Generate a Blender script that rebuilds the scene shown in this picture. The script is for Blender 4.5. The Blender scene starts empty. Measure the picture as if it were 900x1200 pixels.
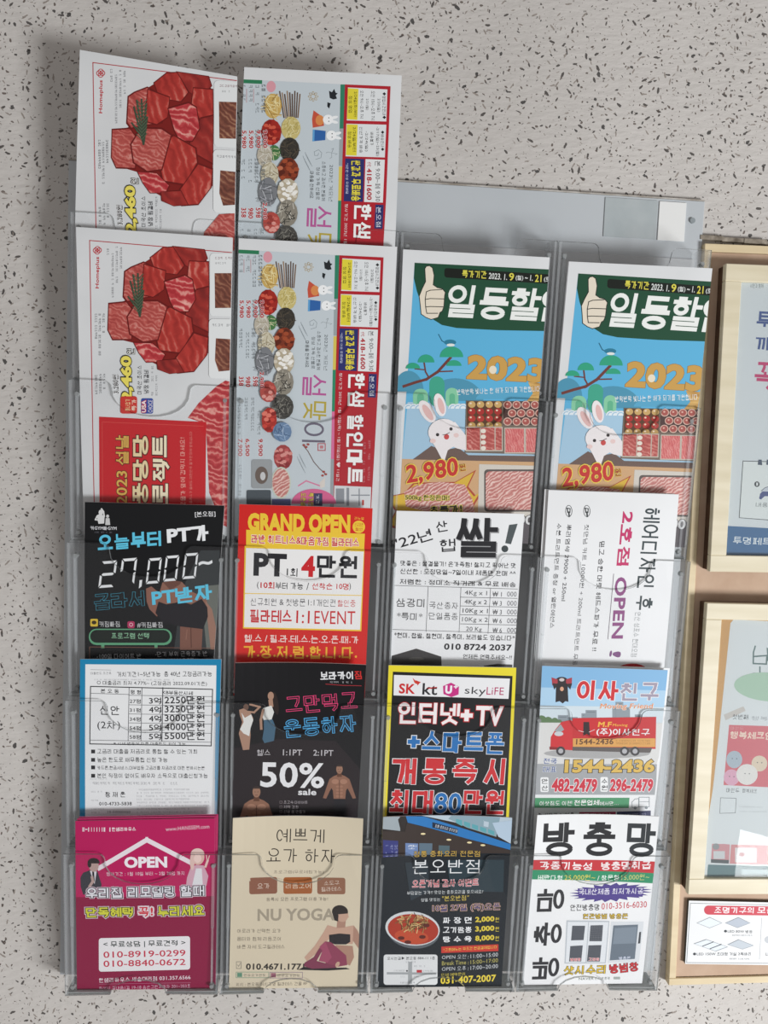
import bpy, bmesh, math, random
from mathutils import Vector, Matrix
from mathutils.geometry import tessellate_polygon, delaunay_2d_cdt
random.seed(7)
SC = bpy.context.scene
COL = SC.collection
IW, IH = 900, 1200
FPX = 900.0

# ------------------------------------------------------------------ camera
H0 = 2.00            # height of the top row of pocket lips above the floor
YL = -0.045          # the lips stand this far out of the wall (wall at y = 0)
def rodrigues(w):
    th = math.sqrt(sum(c*c for c in w))
    return Matrix.Rotation(th, 3, Vector(w)/th)
_R = rodrigues((-0.0707, -0.0686, 0.0372))
_M = Matrix(((1, 0, 0), (0, 0, -1), (0, 1, 0)))
CR = _M @ _R
CP = Vector((-0.0615, YL-0.8006, H0-0.2323))
cam = bpy.data.cameras.new('camera'); cam.lens = 27.0; cam.sensor_width = 36.0
cam.sensor_fit = 'AUTO'; cam.clip_start = 0.01
camo = bpy.data.objects.new('camera', cam); COL.objects.link(camo)
camo.matrix_world = Matrix.Translation(CP) @ CR.to_4x4()
SC.camera = camo

def ray(px, py):
    return CR @ Vector(((px-450)/FPX, -(py-600)/FPX, -1.0))
def hit(px, py, Y=0.0):
    """measured photo point -> point on the vertical plane y = Y"""
    d = ray(px, py); t = (Y-CP.y)/d.y
    return CP + d*t

# ------------------------------------------------------------------ light
SC.view_settings.view_transform = 'Standard'
SC.view_settings.look = 'None'
SC.view_settings.gamma = 1.0
SC.view_settings.use_curve_mapping = False
SC.view_settings.exposure = 0.0
SC.cycles.transparent_max_bounces = 28
SC.cycles.max_bounces = 8
SC.cycles.sample_clamp_indirect = 4.0
w = bpy.data.worlds.new('room_light'); SC.world = w; w.use_nodes = True
bg = w.node_tree.nodes['Background']
bg.inputs[0].default_value = (0.98, 0.94, 0.92, 1); bg.inputs[1].default_value = 0.32
def area(name, loc, target, sx, sy, power, color):
    l = bpy.data.lights.new(name, 'AREA'); l.shape = 'RECTANGLE'; l.size = sx; l.size_y = sy
    l.energy = power; l.color = color
    o = bpy.data.objects.new(name, l); COL.objects.link(o); o.location = loc
    o.rotation_euler = (Vector(target)-Vector(loc)).to_track_quat('-Z', 'Y').to_euler()
    return o
area('window_light', (2.4, -2.2, .42), (0, 0, 1.5), .8, .8, 118, (0.965, 0.985, 1.0))
area('glass_glint_light', (1.86, -2.2, .12), (0.3, 0, 1.3), .30, .22, 2.6, (0.97, 0.99, 1.0))  # small added lamp, puts a bright patch in the frame glass

# ------------------------------------------------------------------ materials
def lin(c):
    return tuple(((x/255)/12.92 if x/255 <= .04045 else ((x/255+.055)/1.055)**2.4) for x in c)
MATS = {}
def hexc(h):
    return tuple(int(h[i:i+2], 16) for i in (0, 2, 4))
def ink(h, rough=0.5):
    k = (h, rough)
    if k in MATS: return MATS[k]
    m = bpy.data.materials.new('ink_'+h); m.use_nodes = True
    b = m.node_tree.nodes['Principled BSDF']
    b.inputs['Base Color'].default_value = (*lin(hexc(h)), 1)
    b.inputs['Roughness'].default_value = rough; b.inputs['Specular IOR Level'].default_value = .3
    MATS[k] = m; return m
def newmat(name, base=(.8, .8, .8), rough=.5):
    m = bpy.data.materials.new(name); m.use_nodes = True
    b = m.node_tree.nodes['Principled BSDF']
    b.inputs['Base Color'].default_value = (*base, 1); b.inputs['Roughness'].default_value = rough
    return m, m.node_tree, b
def node(nt, t, **kw):
    n = nt.nodes.new(t)
    for k, v in kw.items(): setattr(n, k, v)
    return n
def math_n(nt, op, a, b=None):
    n = node(nt, 'ShaderNodeMath', operation=op)
    for i, v in enumerate((a, b)):
        if v is None: continue
        if isinstance(v, (int, float)): n.inputs[i].default_value = v
        else: nt.links.new(v, n.inputs[i])
    return n.outputs[0]

def wall_material():
    m, nt, b = newmat('fleck_wallpaper', (.6, .6, .6), .75)
    L = nt.links.new
    tc = node(nt, 'ShaderNodeTexCoord')
    obj = tc.outputs['Object']
    base = node(nt, 'ShaderNodeTexNoise'); base.inputs['Scale'].default_value = 3.0; base.inputs['Detail'].default_value = 5
    L(obj, base.inputs['Vector'])
    cr = node(nt, 'ShaderNodeValToRGB')
    cr.color_ramp.elements[0].position = .3; cr.color_ramp.elements[1].position = .75
    cr.color_ramp.elements[0].color = (*lin((190, 185, 180)), 1); cr.color_ramp.elements[1].color = (*lin((206, 201, 196)), 1)
    L(base.outputs['Fac'], cr.inputs[0])
    col = cr.outputs[0]
    nz = node(nt, 'ShaderNodeTexNoise'); nz.inputs['Scale'].default_value = 420; nz.inputs['Detail'].default_value = 3
    L(obj, nz.inputs['Vector'])
    for (sc, rmin, rmax, asp, keep, dark, off) in ((108, .03, .22, 1.8, .50, (44, 36, 32), 0.0),
                                                  (150, .05, .21, 1.5, .38, (82, 68, 60), 3.3),
                                                  (66, .04, .15, 1.4, .32, (26, 23, 22), 7.1),
                                                  (125, .05, .22, 2.2, .40, (138, 128, 120), 11.7)):
        mp = node(nt, 'ShaderNodeMapping'); mp.inputs['Location'].default_value = (off, off, off)
        mp.inputs['Scale'].default_value = (sc, 0, sc)
        L(obj, mp.inputs['Vector'])
        wob = node(nt, 'ShaderNodeVectorMath', operation='MULTIPLY_ADD')
        L(nz.outputs['Color'], wob.inputs[0]); wob.inputs[1].default_value = (.22, 0, .22); L(mp.outputs[0], wob.inputs[2])
        v = node(nt, 'ShaderNodeTexVoronoi', voronoi_dimensions='3D', feature='F1'); v.inputs['Scale'].default_value = 1
        v.inputs['Randomness'].default_value = .9
        L(wob.outputs[0], v.inputs['Vector'])
        d = node(nt, 'ShaderNodeVectorMath', operation='SUBTRACT'); L(wob.outputs[0], d.inputs[0]); L(v.outputs['Position'], d.inputs[1])
        flat = node(nt, 'ShaderNodeVectorMath', operation='MULTIPLY'); L(d.outputs[0], flat.inputs[0]); flat.inputs[1].default_value = (1, 0, 1)
        wn = node(nt, 'ShaderNodeTexWhiteNoise', noise_dimensions='3D'); L(v.outputs['Position'], wn.inputs['Vector'])
        sp = node(nt, 'ShaderNodeSeparateColor'); L(wn.outputs['Color'], sp.inputs[0])
        rot = node(nt, 'ShaderNodeVectorRotate', rotation_type='Y_AXIS'); L(flat.outputs[0], rot.inputs['Vector'])
        L(math_n(nt, 'MULTIPLY', sp.outputs[0], 6.283), rot.inputs['Angle'])
        st = node(nt, 'ShaderNodeVectorMath', operation='MULTIPLY'); L(rot.outputs[0], st.inputs[0]); st.inputs[1].default_value = (1/asp, 0, asp*.8)
        ln = node(nt, 'ShaderNodeVectorMath', operation='LENGTH'); L(st.outputs[0], ln.inputs[0])
        sq = math_n(nt, 'POWER', sp.outputs[1], 2.2)
        rad = math_n(nt, 'ADD', math_n(nt, 'MULTIPLY', sq, rmax-rmin), rmin)
        inside = math_n(nt, 'LESS_THAN', ln.outputs['Value'], rad)
        on = math_n(nt, 'LESS_THAN', sp.outputs[2], keep)
        mk = math_n(nt, 'MULTIPLY', math_n(nt, 'MULTIPLY', inside, on), .88)
        mx = node(nt, 'ShaderNodeMix', data_type='RGBA'); L(mk, mx.inputs[0]); L(col, mx.inputs[6])
        mx.inputs[7].default_value = (*lin(dark), 1)
        col = mx.outputs[2]
    L(col, b.inputs['Base Color'])
    mp = node(nt, 'ShaderNodeMapping'); mp.inputs['Rotation'].default_value = (0, .9, 0); mp.inputs['Scale'].default_value = (60, 1, 170)
    L(obj, mp.inputs[0])
    bn = node(nt, 'ShaderNodeTexNoise'); bn.inputs['Scale'].default_value = 1; bn.inputs['Detail'].default_value = 4
    L(mp.outputs[0], bn.inputs['Vector'])
    bp = node(nt, 'ShaderNodeBump'); bp.inputs['Strength'].default_value = .5; bp.inputs['Distance'].default_value = .0025
    L(bn.outputs['Fac'], bp.inputs['Height']); L(bp.outputs[0], b.inputs['Normal'])
    return m

def clear_material(name, tint, haze, hazecol=(.75, .78, .8), gloss=1.0, rough=.06):
    m = bpy.data.materials.new(name); m.use_nodes = True; nt = m.node_tree
    for n in list(nt.nodes): nt.nodes.remove(n)
    L = nt.links.new
    out = node(nt, 'ShaderNodeOutputMaterial')
    tr = node(nt, 'ShaderNodeBsdfTransparent'); tr.inputs[0].default_value = (*tint, 1)
    df = node(nt, 'ShaderNodeBsdfDiffuse'); df.inputs[0].default_value = (*hazecol, 1)
    gl = node(nt, 'ShaderNodeBsdfGlossy'); gl.inputs['Roughness'].default_value = rough
    m1 = node(nt, 'ShaderNodeMixShader'); m1.inputs[0].default_value = haze
    L(tr.outputs[0], m1.inputs[1]); L(df.outputs[0], m1.inputs[2])
    lw = node(nt, 'ShaderNodeLayerWeight'); lw.inputs[0].default_value = .5
    fr = math_n(nt, 'ADD', math_n(nt, 'MULTIPLY', math_n(nt, 'POWER', lw.outputs['Facing'], 4.0), .5), .012)
    m2 = node(nt, 'ShaderNodeMixShader'); L(math_n(nt, 'MULTIPLY', fr, gloss), m2.inputs[0])
    L(m1.outputs[0], m2.inputs[1]); L(gl.outputs[0], m2.inputs[2])
    L(m2.outputs[0], out.inputs[0])
    return m

def grain_material(name, c0, c1, scale, rough=.6, stretch=(1, 1, 1), bump=.1, emb=None):
    m, nt, b = newmat(name, lin(c0), rough); L = nt.links.new
    tc = node(nt, 'ShaderNodeTexCoord'); mp = node(nt, 'ShaderNodeMapping'); mp.inputs['Scale'].default_value = stretch
    L(tc.outputs['Object'], mp.inputs[0])
    n = node(nt, 'ShaderNodeTexNoise'); n.inputs['Scale'].default_value = scale; n.inputs['Detail'].default_value = 5
    L(mp.outputs[0], n.inputs['Vector'])
    cr = node(nt, 'ShaderNodeValToRGB'); cr.color_ramp.elements[0].position = .35; cr.color_ramp.elements[1].position = .68
    cr.color_ramp.elements[0].color = (*lin(c0), 1); cr.color_ramp.elements[1].color = (*lin(c1), 1)
    L(n.outputs['Fac'], cr.inputs[0]); L(cr.outputs[0], b.inputs['Base Color'])
    if bump:
        bp = node(nt, 'ShaderNodeBump'); bp.inputs['Strength'].default_value = bump; bp.inputs['Distance'].default_value = .001
        L(n.outputs['Fac'], bp.inputs['Height']); L(bp.outputs[0], b.inputs['Normal'])
    return m
def marble_material(name, c0, c1, c2, scale, dist=6.0, rot=0.0, bands=0.6):
    """printed meat photo: red flesh with pale marbling"""
    m, nt, b = newmat(name, lin(c0), .5); L = nt.links.new
    tc = node(nt, 'ShaderNodeTexCoord'); mp = node(nt, 'ShaderNodeMapping'); mp.inputs['Rotation'].default_value = (0, rot, 0)
    L(tc.outputs['Object'], mp.inputs[0])
    w_ = node(nt, 'ShaderNodeTexWave'); w_.inputs['Scale'].default_value = scale; w_.inputs['Distortion'].default_value = dist
    w_.inputs['Detail'].default_value = 4; w_.inputs['Detail Scale'].default_value = 1.4
    L(mp.outputs[0], w_.inputs[0])
    n = node(nt, 'ShaderNodeTexNoise'); n.inputs['Scale'].default_value = scale*1.2; n.inputs['Detail'].default_value = 5
    L(tc.outputs['Object'], n.inputs['Vector'])
    f = math_n(nt, 'ADD', math_n(nt, 'MULTIPLY', w_.outputs['Fac'], bands), math_n(nt, 'MULTIPLY', n.outputs['Fac'], 1-bands))
    cr = node(nt, 'ShaderNodeValToRGB'); e = cr.color_ramp.elements
    e[0].position = .22; e[0].color = (*lin(c0), 1); e[1].position = .9; e[1].color = (*lin(c2), 1)
    x = e.new(.6); x.color = (*lin(c1), 1)
    L(f, cr.inputs[0]); L(cr.outputs[0], b.inputs['Base Color'])
    return m

M_CLEAR = clear_material('clear_acrylic', (.997, .997, .998), .005)
M_SIDE = clear_material('clear_acrylic_side', (.985, .987, .988), .11, (.93, .94, .95), gloss=1.3)  # white haze stands in for light scattered into the column gaps
M_BACKP = clear_material('gap_lit_acrylic_back', (.97, .97, .97), .35, (.84, .85, .86), .8)  # milky haze added to brighten the gaps, standing in for bounced light
M_RIB = clear_material('acrylic_rib', (.97, .98, .985), .16, (.85, .88, .9), 2.0)  # pale haze paints in the white highlights on ribs and wall edges
M_EDGE = clear_material('acrylic_cut_edge', (.62, .64, .64), .5, (.50, .52, .52), 3.0, .15)
M_RIVET = clear_material('acrylic_rivet', (.6, .62, .62), .4, (.58, .6, .6), 2.5, .1)
M_GLASS = clear_material('picture_glass', (.95, .955, .955), .04, gloss=1.6, rough=.01)
M_MILK = grain_material('milky_sheet', (182, 187, 191), (196, 200, 203), 3, .35, bump=0)
M_PAPER = grain_material('white_paper', (226, 227, 228), (236, 237, 238), 6, .55, bump=.02)
M_NEWS = grain_material('newsprint', (208, 210, 211), (222, 223, 224), 8, .7, bump=.1)

# ------------------------------------------------------------------ object helpers
def setp(o, label=None, cat=None, group=None, kind=None):
    if label: o['label'] = label
    if cat: o['category'] = cat
    if group: o['group'] = group
    if kind: o['kind'] = kind
    return o
def empty(name, loc=(0, 0, 0), rot=(0, 0, 0)):
    o = bpy.data.objects.new(name, None); COL.objects.link(o); o.location = loc; o.rotation_euler = rot
    o.empty_display_size = .02
    return o
def meshobj(name, bm, mats, parent=None, loc=(0, 0, 0), smooth=False):
    me = bpy.data.meshes.new(name); bm.to_mesh(me); bm.free()
    for m in (mats if isinstance(mats, (list, tuple)) else [mats]): me.materials.append(m)
    if smooth:
        for p in me.polygons: p.use_smooth = True
    o = bpy.data.objects.new(name, me); COL.objects.link(o); o.location = loc
    if parent: o.parent = parent
    return o
def box(bm, x0, x1, y0, y1, z0, z1, mi=0):
    vs = [bm.verts.new((x, y, z)) for x in (x0, x1) for y in (y0, y1) for z in (z0, z1)]
    for idx in ((0, 1, 3, 2), (4, 6, 7, 5), (0, 4, 5, 1), (2, 3, 7, 6), (0, 2, 6, 4), (1, 5, 7, 3)):
        f = bm.faces.new([vs[i] for i in idx]); f.material_index = mi
    return vs
def bevel(bm, w, seg=1):
    bmesh.ops.bevel(bm, geom=list(bm.edges), offset=w, segments=seg, affect='EDGES', profile=.5)
def slab(bm, pts, d, mi_face=0, mi_edge=1):
    """closed slab from a 3D outline, extruded by vector d; outline may be concave"""
    n = len(pts)
    a = [bm.verts.new(p) for p in pts]; b = [bm.verts.new(Vector(p)+d) for p in pts]
    fs = [bm.faces.new(a), bm.faces.new(b[::-1])]
    for f in fs: f.material_index = mi_face
    for i in range(n):
        f = bm.faces.new((a[i], b[i], b[(i+1) % n], a[(i+1) % n])); f.material_index = mi_edge
    bmesh.ops.triangulate(bm, faces=fs)

# ------------------------------------------------------------------ wall
bm = bmesh.new(); box(bm, -2.2, 2.2, 0, .12, 0, 3.0)
setp(meshobj('wall_back', bm, wall_material()), kind='structure')

# ------------------------------------------------------------------ brochure rack
PITCH = .165; RP = .1652
XC = lambda c: (c-2)*PITCH
ZL = lambda r: H0 - r*RP            # lip height of row r
YBF = -.034                          # front of a pocket at its bottom
LEAN = math.atan((.0405-.0275)/RP)     # the papers lean forward
rack = empty('brochure_rack', (0, 0, ZL(5)))
setp(rack, 'clear acrylic wall rack with twenty pockets holding flyers and newspapers', 'rack')

def pocket_outline(w, h):
    """front panel in its own plane: U notch at the top, finger arch at the bottom"""
    p = []
    xl, xr = -w/2, w/2
    p.append((xl, 0))
    for i in range(9):                       # arch at the bottom
        a = math.pi*(1-i/8); p.append((.030*math.cos(a)-.004, .001+.017*math.sin(a)))
    p.append((xr, 0)); p.append((xr, h))
    nw, nd, rc = .039, .034, .007
    p.append((nw+rc, h))
    for i in range(1, 5):
        a = math.pi/2*(i/4); p.append((nw+rc-rc*math.sin(a), h-rc+rc*math.cos(a)))
    for i in range(1, 12):
        a = math.pi*i/12; p.append((nw*math.cos(a), h-rc-(nd-rc)*math.sin(a)**.9))
    for i in range(4, 0, -1):
        a = math.pi/2*(i/4); p.append((-(nw+rc-rc*math.sin(a)), h-rc+rc*math.cos(a)))
    p.append((-nw-rc, h)); p.append((xl, h))
    return p
PW, TH = .1635, .0026
def make_pocket(c, r):
    z0, z1 = ZL(r+1)+.001, ZL(r)
    h = z1-z0
    cx = (c-1.5)*PITCH
    dy = (YL-YBF)
    # front panel
    bm = bmesh.new()
    pts = [(x, YBF+dy*(z/h), z) for x, z in pocket_outline(PW, h)]
    slab(bm, pts, Vector((0, TH, 0)))
    p = meshobj('pocket', bm, [M_CLEAR, M_EDGE], rack, (cx, 0, z0-ZL(5)))
    # side walls, each a tapering plate from the back to the front panel
    for s in (-1, 1):
        bm = bmesh.new(); x = s*(PW/2-.0004)
        pr = [(x, -.006, .004), (x, YBF+.001, 0), (x, YL+.001, h-.0005), (x, -.018, h+.006), (x, -.006, h+.006)]
        slab(bm, pr, Vector((-s*TH, 0, 0)))
        meshobj('side_wall', bm, [M_SIDE, M_RIB], p)
        # inner rib running down the wall, with its small step half way
        bm = bmesh.new(); xi = s*(PW/2-.0075)
        for (za, zb, wd) in ((.012, .078, .0011), (.078, .150, .0015)):
            ya, yb = YBF+dy*za/h+.0022, YBF+dy*zb/h+.0022
            pr = [(xi-wd, ya, za), (xi+wd, ya, za), (xi+wd, yb, zb), (xi-wd, yb, zb)]
            slab(bm, pr, Vector((0, .003, 0)), 0, 0)
        meshobj('rib', bm, M_RIB, p)
        for zz in (.008, h-.014):
            bm = bmesh.new()
            bmesh.ops.create_cone(bm, cap_ends=True, segments=10, radius1=.0030, radius2=.0022, depth=.004,
                                  matrix=Matrix.Translation((xi, YBF+dy*zz/h+.004, zz)) @ Matrix.Rotation(math.pi/2, 4, 'X'))
            meshobj('rivet', bm, M_RIVET, p)
    for (xa, xb) in ((-PW/2+.001, -.034), (.026, PW/2-.001)):
        bm = bmesh.new(); box(bm, xa, xb, YBF+TH, -.006, 0, TH)
        meshobj('floor_plate', bm, [M_EDGE], p)
    bm = bmesh.new(); box(bm, -PW/2, PW/2, -.0062, -.0042, 0, h)
    meshobj('back_plate', bm, [M_BACKP], p)
    return p
for r in range(5):
    for c in range(4):
        make_pocket(c, r)

# milky mounting board behind the rack
bl, br = hit(80, 185, -.002), hit(826, 238, -.002)
bm = bmesh.new(); zt = (bl.z+br.z)/2
box(bm, -.345, .3376, -.004, -.0002, ZL(5)+.004, H0+.0639); bevel(bm, .0006)
mb = empty('mounting_board', (0, 0, 0))
setp(mb, 'milky white plastic board on the wall behind the clear rack', 'board')
meshobj('board_sheet', bm, M_MILK, mb)

mbt = bmesh.new(); box(mbt, bl.x*0+.2255, .2840, -.0049, -.0040, H0+.0195, H0+.0610)
meshobj('translucent_tape', mbt, grain_material('yellowed_tape', (168, 176, 178), (182, 188, 189), 30, .3, bump=0), mb)
mbt = bmesh.new(); box(mbt, .2862, .3165, -.0052, -.0040, H0+.0190, H0+.0605); bevel(mbt, .0002)
meshobj('paper_label', mbt, ink('e6e6e4'), mb)
mbt = bmesh.new(); box(mbt, -.345, .3376, -.0046, -.0001, H0+.0639, H0+.0651)
meshobj('top_edge', mbt, grain_material('dirty_glue', (150, 140, 128), (200, 196, 190), 60, .8), mb)
mbt = bmesh.new()
bmesh.ops.create_cone(mbt, cap_ends=True, segments=14, radius1=.0030, radius2=.0030, depth=.002, matrix=Matrix.Translation((.3245, -.0048, H0+.042)) @ Matrix.Rotation(math.pi/2, 4, 'X'))
meshobj('screw', mbt, ink('8f9699'), mb)

# ------------------------------------------------------------------ printed sheets
ALLSHEETS = []
class Sheet:
    """a printed sheet: everything on it is measured in a magnified view of the photo
    (zoom = x0, y0, scale) and laid on the sheet's real plane"""
    def __init__(s, name, corners, zoom, label, cat, row=None, Y=None, group=None, paper=None, bend=None,
                 thick=.0004, fwd=0.0, behind=(), blabels=(), node=None, edge=None, cut=True, part='sheet'):
        s.z = zoom
        if row is not None:
            zb = ZL(row+1)+.0032
            s.o = Vector((0, -.0275-fwd, zb)); s.n = Vector((0, -math.cos(LEAN), -math.sin(LEAN)))
            s.up = Vector((0, -math.sin(LEAN), math.cos(LEAN)))
        else:
            s.o = Vector((0, Y, 0)); s.n = Vector((0, -1, 0)); s.up = Vector((0, 0, 1))
        s.row = row; s.bend = bend; s.cut = cut
        s.q = [s.raw(*c) for c in corners]           # TL TR BR BL on the plane
        if row is not None:                          # nothing may go through the pocket floor
            s.q = [Vector((a.x, max(a.y, .0))) for a in s.q]
        s.c = Vector(((s.q[2].x+s.q[3].x)/2, min(s.q[2].y, s.q[3].y)))
        s.org = s.o + Vector((s.c.x, 0, 0)) + s.up*s.c.y
        rot = (LEAN, 0, 0) if row is not None else (0, 0, 0)
        if node: s.e = node; s.ownnode = False
        else:
            s.e = empty(name, s.org, rot); setp(s.e, label, cat, group); s.ownnode = True
        s.q = [a-s.c for a in s.q]
        s.name, s.label, s.cat = name, label, cat
        s.ops = []; s.lay = 1; s.thick = thick
        s.paper = paper or M_PAPER
        bm = bmesh.new()
        mats = [s.paper, edge or M_PAPER]
        fv = [bm.verts.new((p.x, 0, p.y)) for p in s.q]; bv = [bm.verts.new((p.x, thick, p.y)) for p in s.q]
        bm.faces.new(fv); f = bm.faces.new(bv[::-1]); f.material_index = 1
        for i in range(4):
            f = bm.faces.new((fv[i], bv[i], bv[(i+1) % 4], fv[(i+1) % 4])); f.material_index = 1
        bmesh.ops.recalc_face_normals(bm, faces=bm.faces)
        if bend: cut_grid(bm, s)
        s.warp(bm)
        s.sheet = meshobj(part, bm, mats, s.e)
        # further copies of the same print standing behind it in the pocket
        for k, (dx, dz, dy) in enumerate(behind):
            e = empty(name, s.org+Vector((dx, dy, 0))+s.up*dz, rot)
            setp(e, blabels[k], cat)
            c = s.sheet.copy(); COL.objects.link(c); c.parent = e
        if row is not None:
            for o in COL.objects:
                if o.get('category') in ('newspaper', 'flyer'): o['group'] = 'folded sale newspapers in the rack' if o['category'] == 'newspaper' else 'flyers in the rack pockets'
        ALLSHEETS.append(s)
    def raw(s, x, y):
        px, py = s.z[0]+x/s.z[2], s.z[1]+y/s.z[2]
        d = ray(px, py); t = (s.o-CP).dot(s.n)/d.dot(s.n)
        p = CP+d*t-s.o
        return Vector((p.x, p.dot(s.up)))
    def at(s, x, y):
        return s.raw(x, y)-s.c
    def uv(s, u, v):                                 # v = 0 at the top
        tl, tr, br_, bl_ = s.q
        return (tl*(1-u)+tr*u)*(1-v) + (bl_*(1-u)+br_*u)*v
    def warp(s, bm):
        if not s.bend: return
        w_ = (s.q[1]-s.q[0]).length; hh = s.q[0].y
        for v in bm.verts:
            v.co.y -= s.bend(v.co.x/w_*2, max(0, v.co.z/hh))
    def view(s, *z): s.z = z
    # ---- shapes; each call goes one thin layer up
    def P(s, pts, c, part='printed_panel', lay=None, rough=.5, uvs=False):
        if lay is None: s.lay += 1; lay = s.lay
        s.ops.append(('poly', [[s.uv(*p) if uvs else s.at(*p) for p in pts]], c if not isinstance(c, str) else ink(c, rough), part, lay))
    def Q(s, u0, v0, u1, v1, c, part='printed_panel', **k):
        s.P([(u0, v0), (u1, v0), (u1, v1), (u0, v1)], c, part, uvs=True, **k)
    def E(s, cx, cy, rx, ry, c, part='printed_panel', rot=0, n=20, a0=0, a1=360, **k):
        r_ = math.radians(rot); pts = []
        full = (a1-a0) >= 360
        for i in range(n if full else n+1):
            a = math.radians(a0+(a1-a0)*i/n); x, y = rx*math.cos(a), ry*math.sin(a)
            pts.append((cx+x*math.cos(r_)-y*math.sin(r_), cy+x*math.sin(r_)+y*math.cos(r_)))
        s.P(pts, c, part, **k)
    def RR(s, x0, y0, x1, y1, r, c, part='printed_panel', dy=0, **k):
        """rounded box; dy = how far its right side sits lower"""
        pts = []
        for cx, cy, a in ((x1-r, y0+r, -90), (x1-r, y1-r, 0), (x0+r, y1-r, 90), (x0+r, y0+r, 180)):
            for i in range(5):
                t = math.radians(a+90*i/4); pts.append((cx+r*math.cos(t), cy+r*math.sin(t)))
        s.P([(x, y+dy*(x-x0)/(x1-x0)) for x, y in pts], c, part, **k)
    def S(s, pts, w_, c, part='printed_lines', lay=None, closed=False, rough=.5):
        if lay is None: s.lay += 1; lay = s.lay
        pp = list(pts)+([pts[0]] if closed else [])
        group = []
        for a, b in zip(pp, pp[1:]):
            dx, dy = b[0]-a[0], b[1]-a[1]; l = math.hypot(dx, dy) or 1
            ex, ey = dx/l*w_/2, dy/l*w_/2
            group.append([s.at(*p) for p in ((a[0]-ex-ey, a[1]-ey+ex), (a[0]-ex+ey, a[1]-ey-ex), (b[0]+ex+ey, b[1]+ey-ex), (b[0]+ex-ey, b[1]+ey+ex))])
        s.ops.append(('poly', group, c if not isinstance(c, str) else ink(c, rough), part, lay))
    def T(s, x0, y0, x1, y1, h, txt, c, bold=0, outl=None, ow=.05, sh=0, part='lettering', lay=None, outl2=None, fat=None, sp=1.0):
        """text whose ink stands on the line (x0,y0)-(x1,y1) and is h tall"""
        if lay is None: lay = s.lay+1
        big = h >= 40 if part in ('heading', 'price', 'neon_heading') else h >= 58
        a, b = s.at(x0, y0), s.at(x1, y1)
        k = ((s.at(x0+10, y0)-s.at(x0, y0)).length + (s.at(x0, y0+10)-s.at(x0, y0)).length)/20
        if outl2: s.ops.append(('text', txt, a, b, h*k, ink(outl2), bold+ow*2, sh, part, lay, bold, sp, big)); lay += 1
        if outl: s.ops.append(('text', txt, a, b, h*k, ink(outl), bold+ow, sh, part, lay, bold, sp, big)); lay += 1
        s.ops.append(('text', txt, a, b, h*k, ink(c), bold, sh, part, lay, bold, sp, big))
        if outl: s.lay = max(s.lay, lay)
    def L(s, x0, y0, x1, y1, h, c, part='small_print', words=None, seed=0, lay=None, dens=.85):
        """a line of print too small to read in the photo: little strokes"""
        if lay is None: lay = s.lay+1
        rnd = random.Random(int(x0*7+y0*13)+seed)
        dx, dy = x1-x0, y1-y0; l = math.hypot(dx, dy); ux, uy = dx/l, dy/l; vx, vy = uy, -ux
        n = max(1, int(l/(h*1.02))); m = ink(c); group = []; s.ops.append(('poly', group, m, part, lay))
        for i in range(n):
            if rnd.random() > dens: continue
            t0 = l*i/n
            def R_(a0, b0, a1, b1):
                pts = []
                for (aa, bb) in ((a0, b0), (a1, b0), (a1, b1), (a0, b1)):
                    pts.append((x0+ux*(t0+aa*h)+vx*bb*h, y0+uy*(t0+aa*h)+vy*bb*h))
                group.append([s.at(*p) for p in pts])
            k = rnd.random()
            R_(.08, .78, .62, .92)
            if k < .5: R_(.08, .42, .55, .56)
            if k > .3: R_(.06, .05, .74, .19)
            R_(.66 if k < .6 else .1, .0 if k < .6 else .42, .8 if k < .6 else .24, 1 if k < .6 else .9)

DZ = .00003
# ---- letter shapes
# Korean lettering is drawn stroke by stroke from its jamo, at any weight; Latin letters and digits use Blender's own font
CIRC = [(.5+.5*math.cos(i*math.pi/9), .5+.5*math.sin(i*math.pi/9)) for i in range(19)]
def sub(l, x0, y0, x1, y1): return [[(x0+x*(x1-x0), y0+y*(y1-y0)) for x, y in p] for p in l]
JAMO = {
    'g': [[(0, 1), (1, 1), (.92, .45), (.72, 0)]], 'n': [[(0, 1), (0, 0), (1, 0)]], 'd': [[(1, 1), (0, 1), (0, 0), (1, 0)]],
    'r': [[(0, 1), (1, 1), (1, .5), (0, .5), (0, 0), (1, 0)]], 'm': [[(0, 1), (1, 1), (1, 0), (0, 0), (0, 1)]],
    'b': [[(0, 1), (0, 0), (1, 0), (1, 1)], [(0, .46), (1, .46)]], 's': [[(.5, 1), (.42, .55), (0, 0)], [(.48, .62), (1, 0)]],
    'o': [CIRC], 'j': [[(.02, 1), (.98, 1)], [(.5, 1), (.42, .5), (0, 0)], [(.48, .55), (1, 0)]],
    'ch': [[(.32, 1), (.68, 1)], [(.02, .76), (.98, .76)], [(.5, .76), (.4, .38), (0, 0)], [(.48, .42), (1, 0)]],
    'k': [[(0, 1), (1, 1), (.92, .45), (.72, 0)], [(0, .55), (.95, .55)]], 't': [[(1, 1), (0, 1), (0, 0), (1, 0)], [(0, .5), (1, .5)]],
    'p': [[(0, 1), (1, 1)], [(0, 0), (1, 0)], [(.27, 1), (.27, 0)], [(.73, 1), (.73, 0)]],
    'h': [[(.3, 1), (.7, 1)], [(0, .77), (1, .77)], sub([CIRC], .14, 0, .86, .58)[0]], '': []}
def twin(a, b): return sub(JAMO[a], 0, 0, .42, 1)+sub(JAMO[b], .58, 0, 1, 1)
for k_, (a_, b_) in dict(gg='gg', dd='dd', bb='bb', ss='ss', jj='jj', gs='gs', nj='nj', nh='nh', rg='rg', rm='rm', rb='rb', rs='rs', rt='rt', rp='rp', rh='rh', bs='bs').items():
    JAMO[k_] = twin(a_, b_)
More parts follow.
